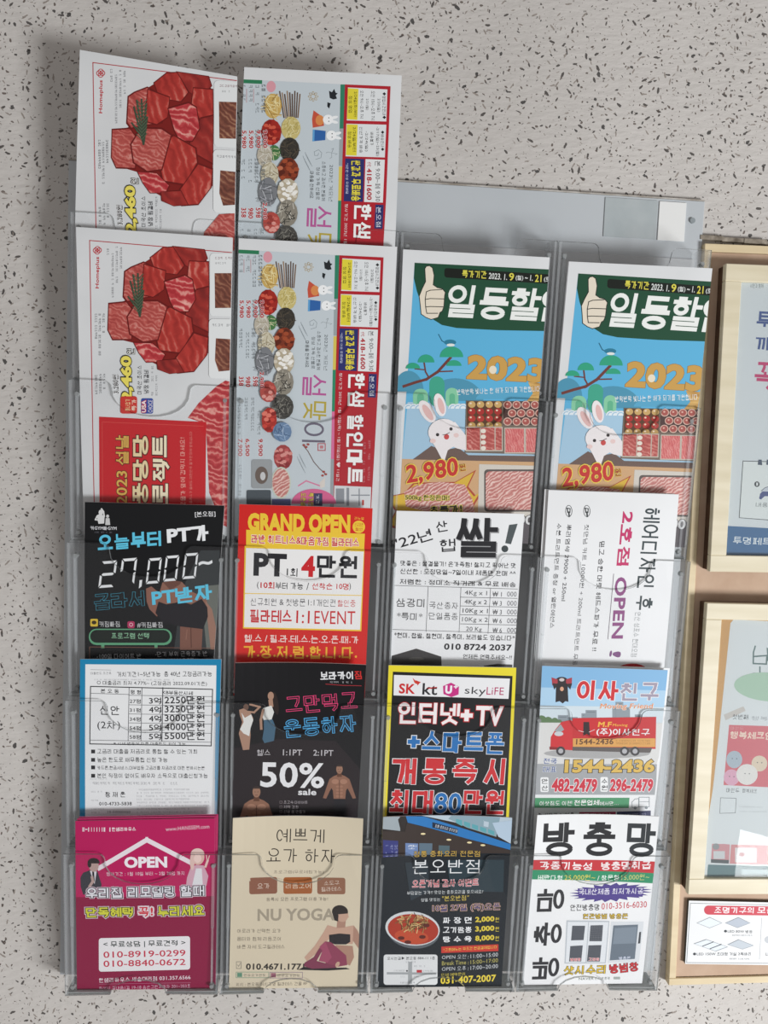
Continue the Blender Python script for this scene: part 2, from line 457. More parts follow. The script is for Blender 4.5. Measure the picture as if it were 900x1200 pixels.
LEAD = 'g gg n d dd r m b bb s ss o j jj ch k t p h'.split()
TAIL = ['']+'g gg gs n nj nh d r rg rm rb rs rt rp rh m b bs s ss o j ch k t p h'.split()
# vowels: (strokes of the upright part, strokes of the level part) in their own boxes
upright_part = {'a': [[(.2, 0), (.2, 1)], [(.2, .5), (1, .5)]], 'ae': [[(.1, .02), (.1, .98)], [(.1, .5), (.8, .5)], [(.8, 0), (.8, 1)]],
       'ya': [[(.2, 0), (.2, 1)], [(.2, .64), (1, .64)], [(.2, .38), (1, .38)]], 'yae': [[(.1, .02), (.1, .98)], [(.1, .62), (.8, .62)], [(.1, .4), (.8, .4)], [(.8, 0), (.8, 1)]],
       'eo': [[(.7, 0), (.7, 1)], [(-.1, .5), (.7, .5)]], 'e': [[(.38, .02), (.38, .98)], [(-.15, .5), (.38, .5)], [(.95, 0), (.95, 1)]],
       'yeo': [[(.7, 0), (.7, 1)], [(-.1, .64), (.7, .64)], [(-.1, .38), (.7, .38)]], 'ye': [[(.38, .02), (.38, .98)], [(-.15, .62), (.38, .62)], [(-.15, .4), (.38, .4)], [(.95, 0), (.95, 1)]],
       'i': [[(.5, 0), (.5, 1)]], '': []}
level_part = {'o': [[(0, .2), (1, .2)], [(.5, .2), (.5, 1)]], 'yo': [[(0, .2), (1, .2)], [(.32, .2), (.32, 1)], [(.68, .2), (.68, 1)]],
       'u': [[(0, .8), (1, .8)], [(.5, .8), (.5, 0)]], 'yu': [[(0, .8), (1, .8)], [(.32, .8), (.32, 0)], [(.68, .8), (.68, 0)]], 'eu': [[(0, .5), (1, .5)]], '': []}
VOW = [('a', ''), ('ae', ''), ('ya', ''), ('yae', ''), ('eo', ''), ('e', ''), ('yeo', ''), ('ye', ''), ('', 'o'), ('a', 'o'), ('ae', 'o'), ('i', 'o'), ('', 'yo'),
       ('', 'u'), ('eo', 'u'), ('e', 'u'), ('i', 'u'), ('', 'yu'), ('', 'eu'), ('i', 'eu'), ('i', '')]
def syllable(c):
    n = ord(c)-0xAC00; L_, (up, lv), T_ = LEAD[n//588], VOW[n % 588//28], TAIL[n % 28]
    lo = .43 if T_ else 0.0
    H_ = 1-lo; out = []
    if not lv:
        wide = up in ('ae', 'yae', 'e', 'ye')
        out += sub(JAMO[L_], .02, lo+H_*.10, .42 if wide else .54, lo+H_*.92); out += sub(upright_part[up], .58 if wide else .66, lo, 1.02 if wide else .96, 1)
    elif not up:
        out += sub(JAMO[L_], .16, lo+H_*.46, .84, 1); out += sub(level_part[lv], .0, lo+H_*.02, 1, lo+H_*.34)
    else:
        out += sub(JAMO[L_], .08, lo+H_*.48, .54, .97); out += sub(level_part[lv], .0, lo+H_*.06, .62, lo+H_*.36); out += sub(upright_part[up], .70, lo, .96, 1)
    if T_: out += sub(JAMO[T_], .14, 0, .90, .32)
    return out
def outlines(chars):
    """outline loops and advance of single characters in Blender's font"""
    tmp = []
    for c in chars:
        pr = []
        for body in ((c,) if ord(c) > 0x2fff else (c, c+c)):
            cu = bpy.data.curves.new('letter', 'FONT'); cu.body = body; cu.resolution_u = 3
            o = bpy.data.objects.new('letter', cu); COL.objects.link(o); pr.append(o)
        tmp.append((c, pr))
    dg = bpy.context.evaluated_depsgraph_get(); dg.update(); out = {}
    for c, pr in tmp:
        me = pr[0].evaluated_get(dg).to_mesh(); v = [(q.co.x, q.co.y) for q in me.vertices]; nbr = {}
        used = {}
        for p in me.polygons:
            for ek in p.edge_keys: used[ek] = used.get(ek, 0)+1
        for (a, b), times in used.items():
            if times != 1: continue
            nbr.setdefault(a, []).append(b); nbr.setdefault(b, []).append(a)
        seen = set(); loops = []
        for i in nbr:
            if i in seen: continue
            lp = [i]; seen.add(i)
            while True:
                nx = [n for n in nbr[lp[-1]] if n not in seen]
                if not nx: break
                seen.add(nx[0]); lp.append(nx[0])
            l = []
            for k in lp:
                if not l or math.dist(v[k], l[-1]) > 1e-5: l.append(v[k])
            if len(l) > 2: loops.append(l)
        mx = max((p[0] for p in v), default=.3)
        if len(pr) > 1:
            m2 = pr[1].evaluated_get(dg).to_mesh(); adv = max((q.co.x for q in m2.vertices), default=.6)-mx
        else: adv = CJK_ADV
        flat = v; tri = [tuple(p.vertices) for p in me.polygons]
        out[c] = (adv, loops, flat, tri)
    for c, pr in tmp:
        for o in pr:
            cu = o.data; bpy.data.objects.remove(o); bpy.data.curves.remove(cu)
    return out
CJK_ADV = .92
EM = .80                                             # height of a drawn syllable
def union2d(faces):
    """one clean triangulation of overlapping convex faces"""
    V = []; F = []
    for f in faces:
        ar = sum(f[i-1][0]*f[i][1]-f[i][0]*f[i-1][1] for i in range(len(f)))
        if abs(ar) < 1e-9: continue
        k = len(V); V += [Vector(p) for p in (f if ar > 0 else f[::-1])]; F.append(list(range(k, k+len(f))))
    if not F: return [], []
    r = delaunay_2d_cdt(V, [], F, 1, 1e-6, True)
    return [(p.x, p.y) for p in r[0]], [tuple(t) for t, src in zip(r[2], r[5]) if src]
LETTERS = {}
def letter(G, c, b, ow):
    """one character with strokes fattened by b and an outline of ow: vertices, faces, advance"""
    key = (c, round(b, 4), round(ow, 4))
    if key in LETTERS: return LETTERS[key]
    faces = []
    if 0xAC00 <= ord(c) < 0xD7A4:
        n = ord(c)-0xAC00; dense = ('r', 'm', 'b', 'p', 't', 'h', 'ch')
        L_, T_ = LEAD[n//588], TAIL[n % 28]
        cap = .076
        if T_: cap = .066
        if T_ and (T_[:1] in 'rbpthm' or L_ in dense or len(L_) > 1): cap = .054 if 'r' in T_+L_ or len(T_) > 1 else .062
        if len(L_) > 1 and L_ != 'ch': cap = min(cap, .054)
        hw = min(cap, .038+b)+ow
        for l in syllable(c):
            l = [(.06+x*.76, -.08+y*EM) for x, y in l]; smooth = len(l) > 8
            for (ax, ay), (cx, cy) in zip(l, l[1:]):
                d = math.hypot(cx-ax, cy-ay) or 1; ux, uy = (cx-ax)/d*hw, (cy-ay)/d*hw; e = .2 if smooth else (1 if len(l) > 2 else .6)
                faces.append([(ax-ux*e-uy, ay-uy*e+ux), (ax-ux*e+uy, ay-uy*e-ux), (cx+ux*e+uy, cy+uy*e-ux), (cx+ux*e-uy, cy+uy*e+ux)])
        vs, fs = union2d(faces); adv = CJK_ADV
    elif c in G:
        adv, loops, flat, tri = G[c]; vs, fs = flat, tri
        b += ow
        if b > 1e-4:
            faces = [[flat[i] for i in t] for t in tri]
            for l in loops:
                n = len(l); off = []
                for i in range(n):
                    (ax, ay), (px, py), (cx, cy) = l[i-1], l[i], l[(i+1) % n]
                    d1 = Vector((px-ax, py-ay)).normalized(); d2 = Vector((cx-px, cy-py)).normalized()
                    n1 = Vector((-d1.y, d1.x)); n2 = Vector((-d2.y, d2.x)); m_ = n1+n2
                    m_ = n1 if m_.length < .2 else m_.normalized()/max(.55, m_.normalized().dot(n1))
                    off.append(((px+m_.x*b, py+m_.y*b), (px-m_.x*b, py-m_.y*b)))
                for i in range(n):
                    j = (i+1) % n; q = [off[i][0], off[j][0], off[j][1], off[i][1]]
                    faces.append([q[0], q[1], q[2]]); faces.append([q[0], q[2], q[3]])
            vs, fs = union2d(faces)
    else: vs, fs, adv = [], [], .27
    LETTERS[key] = (vs, fs, adv); return LETTERS[key]
def text_shape(G, txt, b, ow):
    V = []; F = []; x0 = 0
    for c in txt:
        vs, fs, adv = letter(G, c, b, ow)
        k = len(V); V += [(x+x0, y) for x, y in vs]; F += [tuple(i+k for i in t) for t in fs]
        x0 += adv+(.02 if vs else 0)
    return V, F
def cut_grid(bm, s):
    w_ = (s.q[1]-s.q[0]).length; hh = s.q[0].y
    for i in range(1, 12):
        bmesh.ops.bisect_plane(bm, geom=list(bm.verts)+list(bm.edges)+list(bm.faces), dist=1e-7,
            plane_co=(w_*(i/12-.5), 0, 0), plane_no=(1, 0, 0))
    for i in range(1, 13):
        bmesh.ops.bisect_plane(bm, geom=list(bm.verts)+list(bm.edges)+list(bm.faces), dist=1e-7,
            plane_co=(0, 0, hh*i/13), plane_no=(0, 0, 1))
def build_prints():
    need = set()
    for s in ALLSHEETS:
        for op in s.ops:
            if op[0] == 'text': need |= {c for c in op[1] if ord(c) > 32 and not 0xAC00 <= ord(c) < 0xD7A4}
    G = outlines(sorted(need)); cache = {}
    for s in ALLSHEETS:
        # the thinnest stack of ink layers that keeps the printing order where shapes overlap
        done = []; fresh = []
        for op in sorted(s.ops, key=lambda o: o[4] if o[0] == 'poly' else o[9]):
            if op[0] == 'poly':
                if not op[1]: continue
                xs = [p.x for g in op[1] for p in g]; ys = [p.y for g in op[1] for p in g]; old = op[4]
            else:
                a, b, h = op[2], op[3], op[4]; n_ = Vector((-(b-a).y, (b-a).x)).normalized()*h
                c4 = (a, b, a+n_, b+n_); g_ = h*.06
                xs = [p.x for p in c4]+[min(p.x for p in c4)-g_, max(p.x for p in c4)+g_]; ys = [p.y for p in c4]+[min(p.y for p in c4)-g_, max(p.y for p in c4)+g_]; old = op[9]
            bb = (min(xs), max(xs), min(ys), max(ys)); new = 1
            for ob, oo, ol in done:
                if oo < old and ol >= new and ob[0] < bb[1] and bb[0] < ob[1] and ob[2] < bb[3] and bb[2] < ob[3]: new = ol+1
            done.append((bb, old, new))
            fresh.append(op[:4]+(new,) if op[0] == 'poly' else op[:9]+(new,)+op[10:])
        s.ops = fresh
        parts = {}
        for op in s.ops:
            part = op[3] if op[0] == 'poly' else op[8]
            parts.setdefault(part, []).append(op)
        # what is printed apart becomes a part of its own
        sets = []
        def reach(op):
            if op[0] == 'poly': pp = [p for g in op[1] for p in g]
            else:
                a, b, h = op[2], op[3], op[4]; n_ = Vector((-(b-a).y, (b-a).x)).normalized()*h; pp = (a, b, a+n_, b+n_)
            return [min(p.x for p in pp), max(p.x for p in pp), min(p.y for p in pp), max(p.y for p in pp)]
        for part, ops in parts.items():
            if part in ('small_print', 'printed_lines'): sets.append((part, ops)); continue
            cl = []
            for k_, op in enumerate(ops):
                bb = reach(op); mem = [k_]; rest = []; g_ = .006 if part == 'lettering' else .0012
                for cb, cm in cl:
                    if cb[0] < bb[1]+g_ and bb[0] < cb[1]+g_ and cb[2] < bb[3]+g_ and bb[2] < cb[3]+g_:
                        bb = [min(cb[0], bb[0]), max(cb[1], bb[1]), min(cb[2], bb[2]), max(cb[3], bb[3])]; mem = cm+mem
                    else: rest.append((cb, cm))
                cl = rest+[(bb, mem)]
            for cb, cm in cl: sets.append((part, [ops[i] for i in sorted(cm)]))
        for part, ops in sets:
            mats = []; V = []; F = []; MI = []
            for op in ops:
                m = op[2] if op[0] == 'poly' else op[5]
                if m not in mats: mats.append(m)
                mi = mats.index(m)
                if op[0] == 'poly':
                    _, pts, _, _, lay = op
                    if len(pts) > 1 and part != 'small_print':
                        vs, fs = union2d([[(p.x*100, p.y*100) for p in g] for g in pts])
                        b0 = len(V); V += [(x/100, -lay*DZ-.00004, y/100) for x, y in vs]
                        F += [tuple(b0+i for i in t) for t in fs]; MI += [mi]*len(fs)
                        continue
                    for g in pts:
                        b0 = len(V); V += [(p.x, -lay*DZ-.00004, p.y) for p in g]
                        for t in (tessellate_polygon([[Vector((p.x, p.y, 0)) for p in g]]) if len(g) > 4 else [tuple(range(len(g)))]):
                            F.append(tuple(b0+i for i in t)); MI.append(mi)
                else:
                    _, txt, a, b, h, _, off, sh, _, lay, bold, sp, big = op
                    ow = off-bold; bold = max(-.012, bold)
                    for kk in (ow, 0):
                        if (txt, bold, kk) not in cache: cache[txt, bold, kk] = text_shape(G, txt, bold, kk)
                    vs, fs = cache[txt, bold, ow]; ref = cache[txt, bold, 0][0]
                    if not ref: continue
                    mnx = min(v[0] for v in ref); mxx = max(v[0] for v in ref); mny = min(v[1] for v in ref); mxy = max(v[1] for v in ref)
                    ax = (b-a)/(mxx-mnx); nn = Vector((-(b-a).y, (b-a).x)).normalized()
                    ay = nn*(h/(mxy-mny)) + (b-a).normalized()*(h*sh/(mxy-mny))
                    b0 = len(V)
                    for x, y in vs:
                        p = a+ax*(x-mnx)+ay*(y-mny); V.append((p.x, -lay*DZ-.00004, p.y))
                    F += [tuple(i+b0 for i in f) for f in fs]; MI += [mi]*len(fs)
            me = bpy.data.meshes.new(part); me.from_pydata(V, [], F)
            me.polygons.foreach_set('material_index', MI)
            bm = bmesh.new(); bm.from_mesh(me); bpy.data.meshes.remove(me)
            if s.cut:
                q = s.q
                for i in range(4):
                    a, b = q[i], q[(i+1) % 4]; d = b-a
                    bmesh.ops.bisect_plane(bm, geom=list(bm.verts)+list(bm.edges)+list(bm.faces), dist=1e-6,
                        plane_co=(a.x, 0, a.y), plane_no=(-d.y, 0, d.x), clear_outer=True)
            if s.bend:
                cut_grid(bm, s); s.warp(bm)
            if not bm.faces:
                bm.free(); continue
            for f in bm.faces:
                f.normal_update()
                if f.normal.y > 0: f.normal_flip()
            o = meshobj(part, bm, mats, s.e)
            if getattr(s, 'shift', None): o.location = s.shift
            if part in ('small_print',): o['kind'] = 'stuff'
CUP = lambda k, p=2: (lambda u, t: k*(u*u-.4)*(t**p))      # corners come forward towards the top
ROLL = lambda k: (lambda u, t: k*math.sin(min(1, t)*math.pi)*(1-.2*u*u))
LEAF = lambda k, sd=0: (lambda u, t: k*(.5*math.sin(t*2.8+sd)+.3*u*t))
def combo(*f): return lambda u, t: sum(g(u, t) for g in f)
A1 = Sheet('newspaper_flyer', [(60, 36), (892, 185), (868, 1850), (22, 1780)], (80, 50, 4.5), 'folded supermarket newspaper with red meat photo, higher of the two in the first column', 'newspaper', row=0, paper=M_NEWS, thick=.003, bend=LEAF(.006))
B1 = Sheet('newspaper_flyer', [(35, 68), (865, 128), (838, 1700), (88, 1720)], (80, 250, 4.5), 'folded supermarket newspaper with meat photo and red panel, above the black gym flyer', 'newspaper', row=1, paper=M_NEWS, thick=.004, bend=LEAF(.005, 1))
A2 = Sheet('newspaper_flyer', [(68, 75), (860, 125), (800, 1640), (15, 1640)], (270, 60, 4.2857), 'folded mart newspaper with red price rows, higher of the two in the second column', 'newspaper', row=0, paper=M_NEWS, thick=.003, bend=LEAF(.006, .5))
B2 = Sheet('newspaper_flyer', [(42, 38), (880, 86), (805, 1650), (22, 1610)], (270, 270, 4.5), 'folded mart newspaper with traditional side dishes, above the red grand opening flyer', 'newspaper', row=1, paper=M_NEWS, thick=.004, bend=LEAF(.004, 1.6))
B3 = Sheet('newspaper_flyer', [(58, 97), (830, 142), (712, 1650), (-5, 1630)], (460, 270, 4.5), 'green and blue thumbs-up sale newspaper with rabbit, behind the rice flyer', 'newspaper', row=1, paper=M_NEWS, thick=.004, bend=LEAF(.004, 2))
B4 = Sheet('newspaper_flyer', [(122, 152), (838, 190), (690, 1590), (-10, 1560)], (640, 270, 4.286), 'green and blue thumbs-up sale newspaper with rabbit, rightmost in the rack', 'newspaper', row=1, paper=M_NEWS, thick=.004, bend=LEAF(.006, 2))
C1 = Sheet('gym_flyer', [(87, 37), (825, 55), (755, 1115), (90, 1130)], (80, 580, 4.5), 'black personal training flyer with digital 27,000 price', 'flyer', row=2, thick=.0012, bend=LEAF(.003))
C2 = Sheet('pilates_flyer', [(92, 50), (795, 70), (750, 1125), (60, 1120)], (260, 580, 4.5), 'red and yellow GRAND OPEN flyer offering PT and pilates', 'flyer', row=2, thick=.0012, bend=LEAF(.003, .7))
C3 = Sheet('rice_flyer', [(112, 85), (785, 100), (708, 1130), (68, 1125)], (440, 580, 4.5), 'white rice sale flyer with price table in black type', 'flyer', row=2, thick=.0012, bend=LEAF(.003, 1))
C4 = Sheet('hair_salon_flyer', [(105, 20), (788, 42), (690, 1170), (25, 1165)], (620, 570, 4.5), 'white sideways hair salon flyer with pink 2nd branch OPEN lettering', 'flyer', row=2, thick=.0012, bend=LEAF(.004, .4), behind=((-.0035, .0006, .0025),), blabels=('white hair salon flyer behind the pink-lettered one, only its left edge showing',))
D1 = Sheet('loan_flyer', [(62, 12), (808, 10), (780, 1055), (62, 1055)], (80, 770, 4.5), 'white loan rate sheet with blue border and apartment price table', 'flyer', row=3, thick=.0012, bend=LEAF(.002))
D2 = Sheet('gym_flyer', [(72, 28), (760, 35), (705, 1045), (42, 1050)], (260, 770, 4.5), 'black gym flyer with neon lettering and 50% sale', 'flyer', row=3, thick=.0012, bend=combo(CUP(.004), LEAF(.002)))
D3 = Sheet('internet_flyer', [(70, 45), (742, 55), (690, 1045), (28, 1045)], (440, 770, 4.5), 'yellow bordered black internet and TV flyer with big red Korean words', 'flyer', row=3, thick=.0012, bend=LEAF(.003, .4))
D4 = Sheet('moving_flyer', [(115, 48), (775, 68), (670, 1035), (58, 1030)], (610, 770, 4.5), 'moving company flyer with red truck, front copy', 'flyer', row=3, thick=.0008, bend=LEAF(.003, .4), behind=((.004, .0012, .004),), blabels=('moving company flyer just behind the red truck one, only a thin edge showing',))
E1 = Sheet('remodeling_flyer', [(82, 55), (820, 38), (806, 966), (92, 985)], (70, 950, 4.5), 'magenta home remodeling flyer with white house outline, front copy', 'flyer', row=4, thick=.0006, bend=LEAF(.002), paper=ink('b0245c'), edge=ink('d09ab0'), behind=((.0015, .0022, .0012), (.003, .0034, .0024)), blabels=('second magenta remodeling flyer, pale edge just behind the front copy', 'rearmost magenta remodeling flyer, its top edge highest of the three'))
E2 = Sheet('yoga_flyer', [(105, 32), (790, 32), (758, 952), (82, 955)], (250, 950, 4.5), 'beige yoga flyer with seated woman in pink leggings', 'flyer', row=4, thick=.0008, bend=combo(CUP(.005), LEAF(.002)))
E3 = Sheet('restaurant_flyer', [(85, 28), (762, 28), (708, 938), (45, 942)], (430, 950, 4.5), 'dark Chinese restaurant flyer with bowl of red noodle soup', 'flyer', row=4, thick=.0008, bend=combo(CUP(.004), LEAF(.003)))
E4 = Sheet('insect_screen_flyer', [(132, 65), (770, 68), (686, 955), (55, 965)], (600, 940, 4.5), 'white insect screen flyer with huge black heading and window photos', 'flyer', row=4, thick=.0008, bend=combo(CUP(.003), LEAF(.003)))
# ------------------------------------------------------------------ what is printed on the sheets
M_MEAT = marble_material('print_meat_red', (150, 34, 28), (182, 52, 44), (224, 150, 134), 38, 9, .3, .3)
M_MEAT2 = marble_material('print_meat_dark', (118, 22, 20), (158, 40, 34), (200, 104, 90), 30, 9, .7, .25)
M_MEAT3 = marble_material('print_meat_rose', (160, 58, 54), (190, 88, 80), (226, 168, 156), 70, 12, 1.2, .35)
M_STEAK = marble_material('print_steak', (170, 38, 46), (196, 66, 70), (240, 184, 170), 44, 12, 1.4, .5)
M_BACON = marble_material('print_sliced_pork', (186, 110, 104), (212, 156, 146), (240, 216, 206), 90, 9, 2.2, .6)
M_MINCE = marble_material('print_minced_meat', (196, 82, 84), (216, 120, 116), (238, 190, 184), 120, 9, .3, .35)
M_BROWN = marble_material('print_grilled_meat', (84, 42, 32), (124, 70, 54), (186, 140, 108), 60, 10, .9, .3)
M_GOLD = grain_material('print_gold', (176, 128, 58), (226, 186, 110), 60, .45, (1, 1, 6), 0)

class Mapped:
    """draws on a sheet through an affine change of the measuring frame"""
    def __init__(m, s, f): m.s, m.f = s, f
    def P(m, pts, c, *a, **k): m.s.P([m.f(*p) for p in pts], c, *a, **k)
    def S(m, pts, w_, c, *a, **k): m.s.S([m.f(*p) for p in pts], w_, c, *a, **k)
    def T(m, x0, y0, x1, y1, h, *a, **k):
        m.s.T(*m.f(x0, y0), *m.f(x1, y1), h, *a, **k)
    def L(m, x0, y0, x1, y1, h, *a, **k): m.s.L(*m.f(x0, y0), *m.f(x1, y1), h, *a, **k)
    def E(m, cx, cy, rx, ry, c, part='printed_panel', rot=0, n=20, a0=0, a1=360, **k):
        r_ = math.radians(rot); pts = []; full = (a1-a0) >= 360
        for i in range(n if full else n+1):
            a = math.radians(a0+(a1-a0)*i/n); x, y = rx*math.cos(a), ry*math.sin(a)
            pts.append((cx+x*math.cos(r_)-y*math.sin(r_), cy+x*math.sin(r_)+y*math.cos(r_)))
        m.P(pts, c, part, **k)
    def RR(m, x0, y0, x1, y1, r, c, part='printed_panel', dy=0, **k):
        pts = []
        for cx, cy, a in ((x1-r, y0+r, -90), (x1-r, y1-r, 0), (x0+r, y1-r, 90), (x0+r, y0+r, 180)):
            for i in range(5):
                t = math.radians(a+22.5*i); pts.append((cx+r*math.cos(t), cy+r*math.sin(t)))
        m.P([(x, y+dy*(x-x0)/(x1-x0)) for x, y in pts], c, part, **k)
def quad(x0, y0, x1, y1): return [(x0, y0), (x1, y0), (x1, y1), (x0, y1)]

def meat_news(g, full):
    RED, MP = 'b23238', 'meat_picture'
    g.S([(895, 208), (130, 105), (137, 400), (150, 975), (165, 1700)], 4.5, RED)
    # supermarket emblem and name
    for dx, dy in ((0, -9), (0, 9), (-9, 0), (9, 0)):
        pts = [(172+dx+13*math.cos(a*.524), 162+dy+13*math.sin(a*.524)) for a in range(12)]
        g.S(pts, 3.4, 'c0303a', closed=True)
    g.T(187, 376, 187, 200, 24, 'Homeplus', 'c0303a', .02)
    for x, y0, y1 in ((232, 140, 210), (258, 170, 430), (280, 145, 350), (302, 150, 275)): g.L(x-10, y0, x-8, y1, 11, '6a6a6e')
    for x, y0, y1 in ((165, 515, 670), (185, 515, 750), (205, 515, 640), (168, 855, 965), (190, 850, 965), (210, 850, 940)): g.L(x-4, y0, x-2, y1, 12, '55555a')
    ch = [([(450, 215), (520, 160), (580, 158), (640, 270), (600, 320), (480, 300)], M_MEAT),
          ([(570, 155), (745, 182), (762, 235), (690, 300), (640, 270)], M_MEAT2),
          ([(660, 240), (768, 250), (770, 400), (700, 420), (650, 330)], M_MEAT),
          ([(315, 285), (350, 262), (420, 235), (520, 290), (535, 330), (500, 430), (330, 460), (308, 430)], M_MEAT3),
          ([(420, 245), (540, 290), (530, 400), (470, 440), (400, 420)], M_MEAT),
          ([(700, 400), (770, 385), (768, 650), (680, 600), (640, 540)], M_MEAT2),
          ([(525, 350), (640, 318), (682, 345), (700, 460), (660, 530), (590, 528), (560, 470)], M_STEAK),
          ([(232, 458), (330, 452), (365, 500), (360, 672), (255, 668), (228, 610)], M_MEAT3),
          ([(500, 520), (560, 490), (680, 560), (690, 640), (620, 760), (500, 740), (480, 640)], M_MEAT),
          ([(385, 450), (500, 455), (552, 490), (500, 680), (420, 690), (345, 640), (330, 540)], M_MEAT3),
          ([(365, 682), (470, 690), (540, 760), (520, 800), (435, 800), (395, 745)], M_STEAK),
          ([(690, 640), (768, 670), (760, 770), (690, 862), (600, 868), (590, 780)], M_MEAT),
          ([(490, 790), (600, 785), (640, 862), (560, 868), (495, 840)], M_MEAT2)]
    g.P([(330, 300), (520, 180), (745, 190), (765, 300), (765, 760), (680, 850), (560, 850), (450, 790), (380, 690), (245, 650), (240, 470), (320, 450)], '7c1c18', MP)
    for pts, m in ch:
        g.P(pts, '6a1614', MP)
        cx = sum(p[0] for p in pts)/len(pts); cy = sum(p[1] for p in pts)/len(pts)
        g.P([(cx+(x-cx)*.93, cy+(y-cy)*.93) for x, y in pts], m, MP)
    for i, (a, b) in enumerate((((350, 345), (400, 540)), ((365, 310), (398, 520)), ((390, 305), (400, 540)), ((415, 330), (400, 500)), ((340, 430), (405, 520)), ((420, 400), (402, 540)))):
        g.S([a, b], 9, '3f4d3c', MP)
    for y in range(330, 520, 18): g.S([(365, y-22), (392, y+6), (418, y-24)], 4, '55664e', MP)
    g.RR(772, 205, 900, 555, 22, 'e4e6e6', dy=8); g.P([(797, 318), (900, 322), (900, 515), (800, 512)], M_BROWN, MP)
    g.L(800, 240, 895, 244, 12, '7a4048'); g.L(800, 268, 860, 270, 10, '8a8a8c')
    g.RR(768, 570, 900, 900, 22, 'e4e6e6', dy=8); g.P([(805, 680), (900, 690), (900, 860), (820, 865), (800, 800)], M_BROWN, MP)
    g.L(785, 612, 890, 618, 13, '77777a')
    g.T(372, 1012, 366, 760, 66, '2,460', 'e8d964', .05, outl='1d1a18', ow=.05, outl2=None, part='price')
    g.T(374, 752, 374, 722, 38, '원', 'e8e6e0', .0, outl='1d1a18', ow=.06, part='price')
    g.T(296, 965, 292, 862, 30, '3,280원', '3a3836', .02, outl='fafafa', ow=.05, part='price')
    g.T(413, 975, 413, 815, 24, '미국산 초이스', '35353a', .0)
    g.T(450, 972, 450, 842, 26, '냉장 찜갈비', '35353a', .01)
    g.L(474, 985, 474, 815, 10, '8a8a8e'); g.L(496, 985, 496, 870, 10, '8a8a8e')
    if not full:
        g.P([(720, 1005), (800, 910), (880, 905), (880, 1100), (700, 1100)], M_MEAT3, MP)

meat_news(A1, False)
meat_news(Mapped(B1, lambda x, y: (x*.995-21, y*.95+39-.04*(x-172))), True)
B1.view(80, 430, 4.5); s = B1
s.P([(632, 268), (690, 190), (785, 100), (830, 72), (862, 80), (856, 850), (812, 830), (745, 660), (728, 300)], M_STEAK, 'meat_picture')
s.RR(278, 155, 366, 246, 12, 'c83a34'); s.T(330, 232, 330, 172, 26, '통나잡기', 'f0d8a0'); s.T(362, 232, 362, 172, 24, '특가', 'f0e8d0')
s.RR(386, 165, 450, 246, 10, '3a4f9a'); s.T(412, 240, 412, 176, 22, 'USA', 'f0e8e8', .03, outl='b83044', ow=.1)
s.T(446, 240, 446, 176, 22, 'CHOICE', 'f0e8e8', .0)
s.P([(165, 262), (730, 290), (722, 1100), (172, 1100)], 'c41e26', 'red_panel')
s.S([(182, 290), (715, 312)], 2, 'd85850'); s.S([(182, 290), (186, 900)], 2, 'd85850')
s.T(322, 722, 322, 362, 66, '2023 설날', 'd9ac54', .02, outl='4a1512', ow=.04, part='heading')
s.T(425, 850, 425, 362, 80, '위풍당당', 'e6d3a6', .035, outl='4a1512', ow=.045, part='heading')
s.T(537, 850, 537, 362, 88, '프로젝트', 'efe3c4', .035, outl='4a1512', ow=.045, part='heading')
s.T(622, 735, 618, 372, 26, '고물가 앞에 겁먹지 마세요!', 'e8b0a4', .0)
s.T(656, 735, 656, 340, 15, '홈플러스가 올해도 대한민국 물가안정에 앞장섭니다', 'd88078', .0)

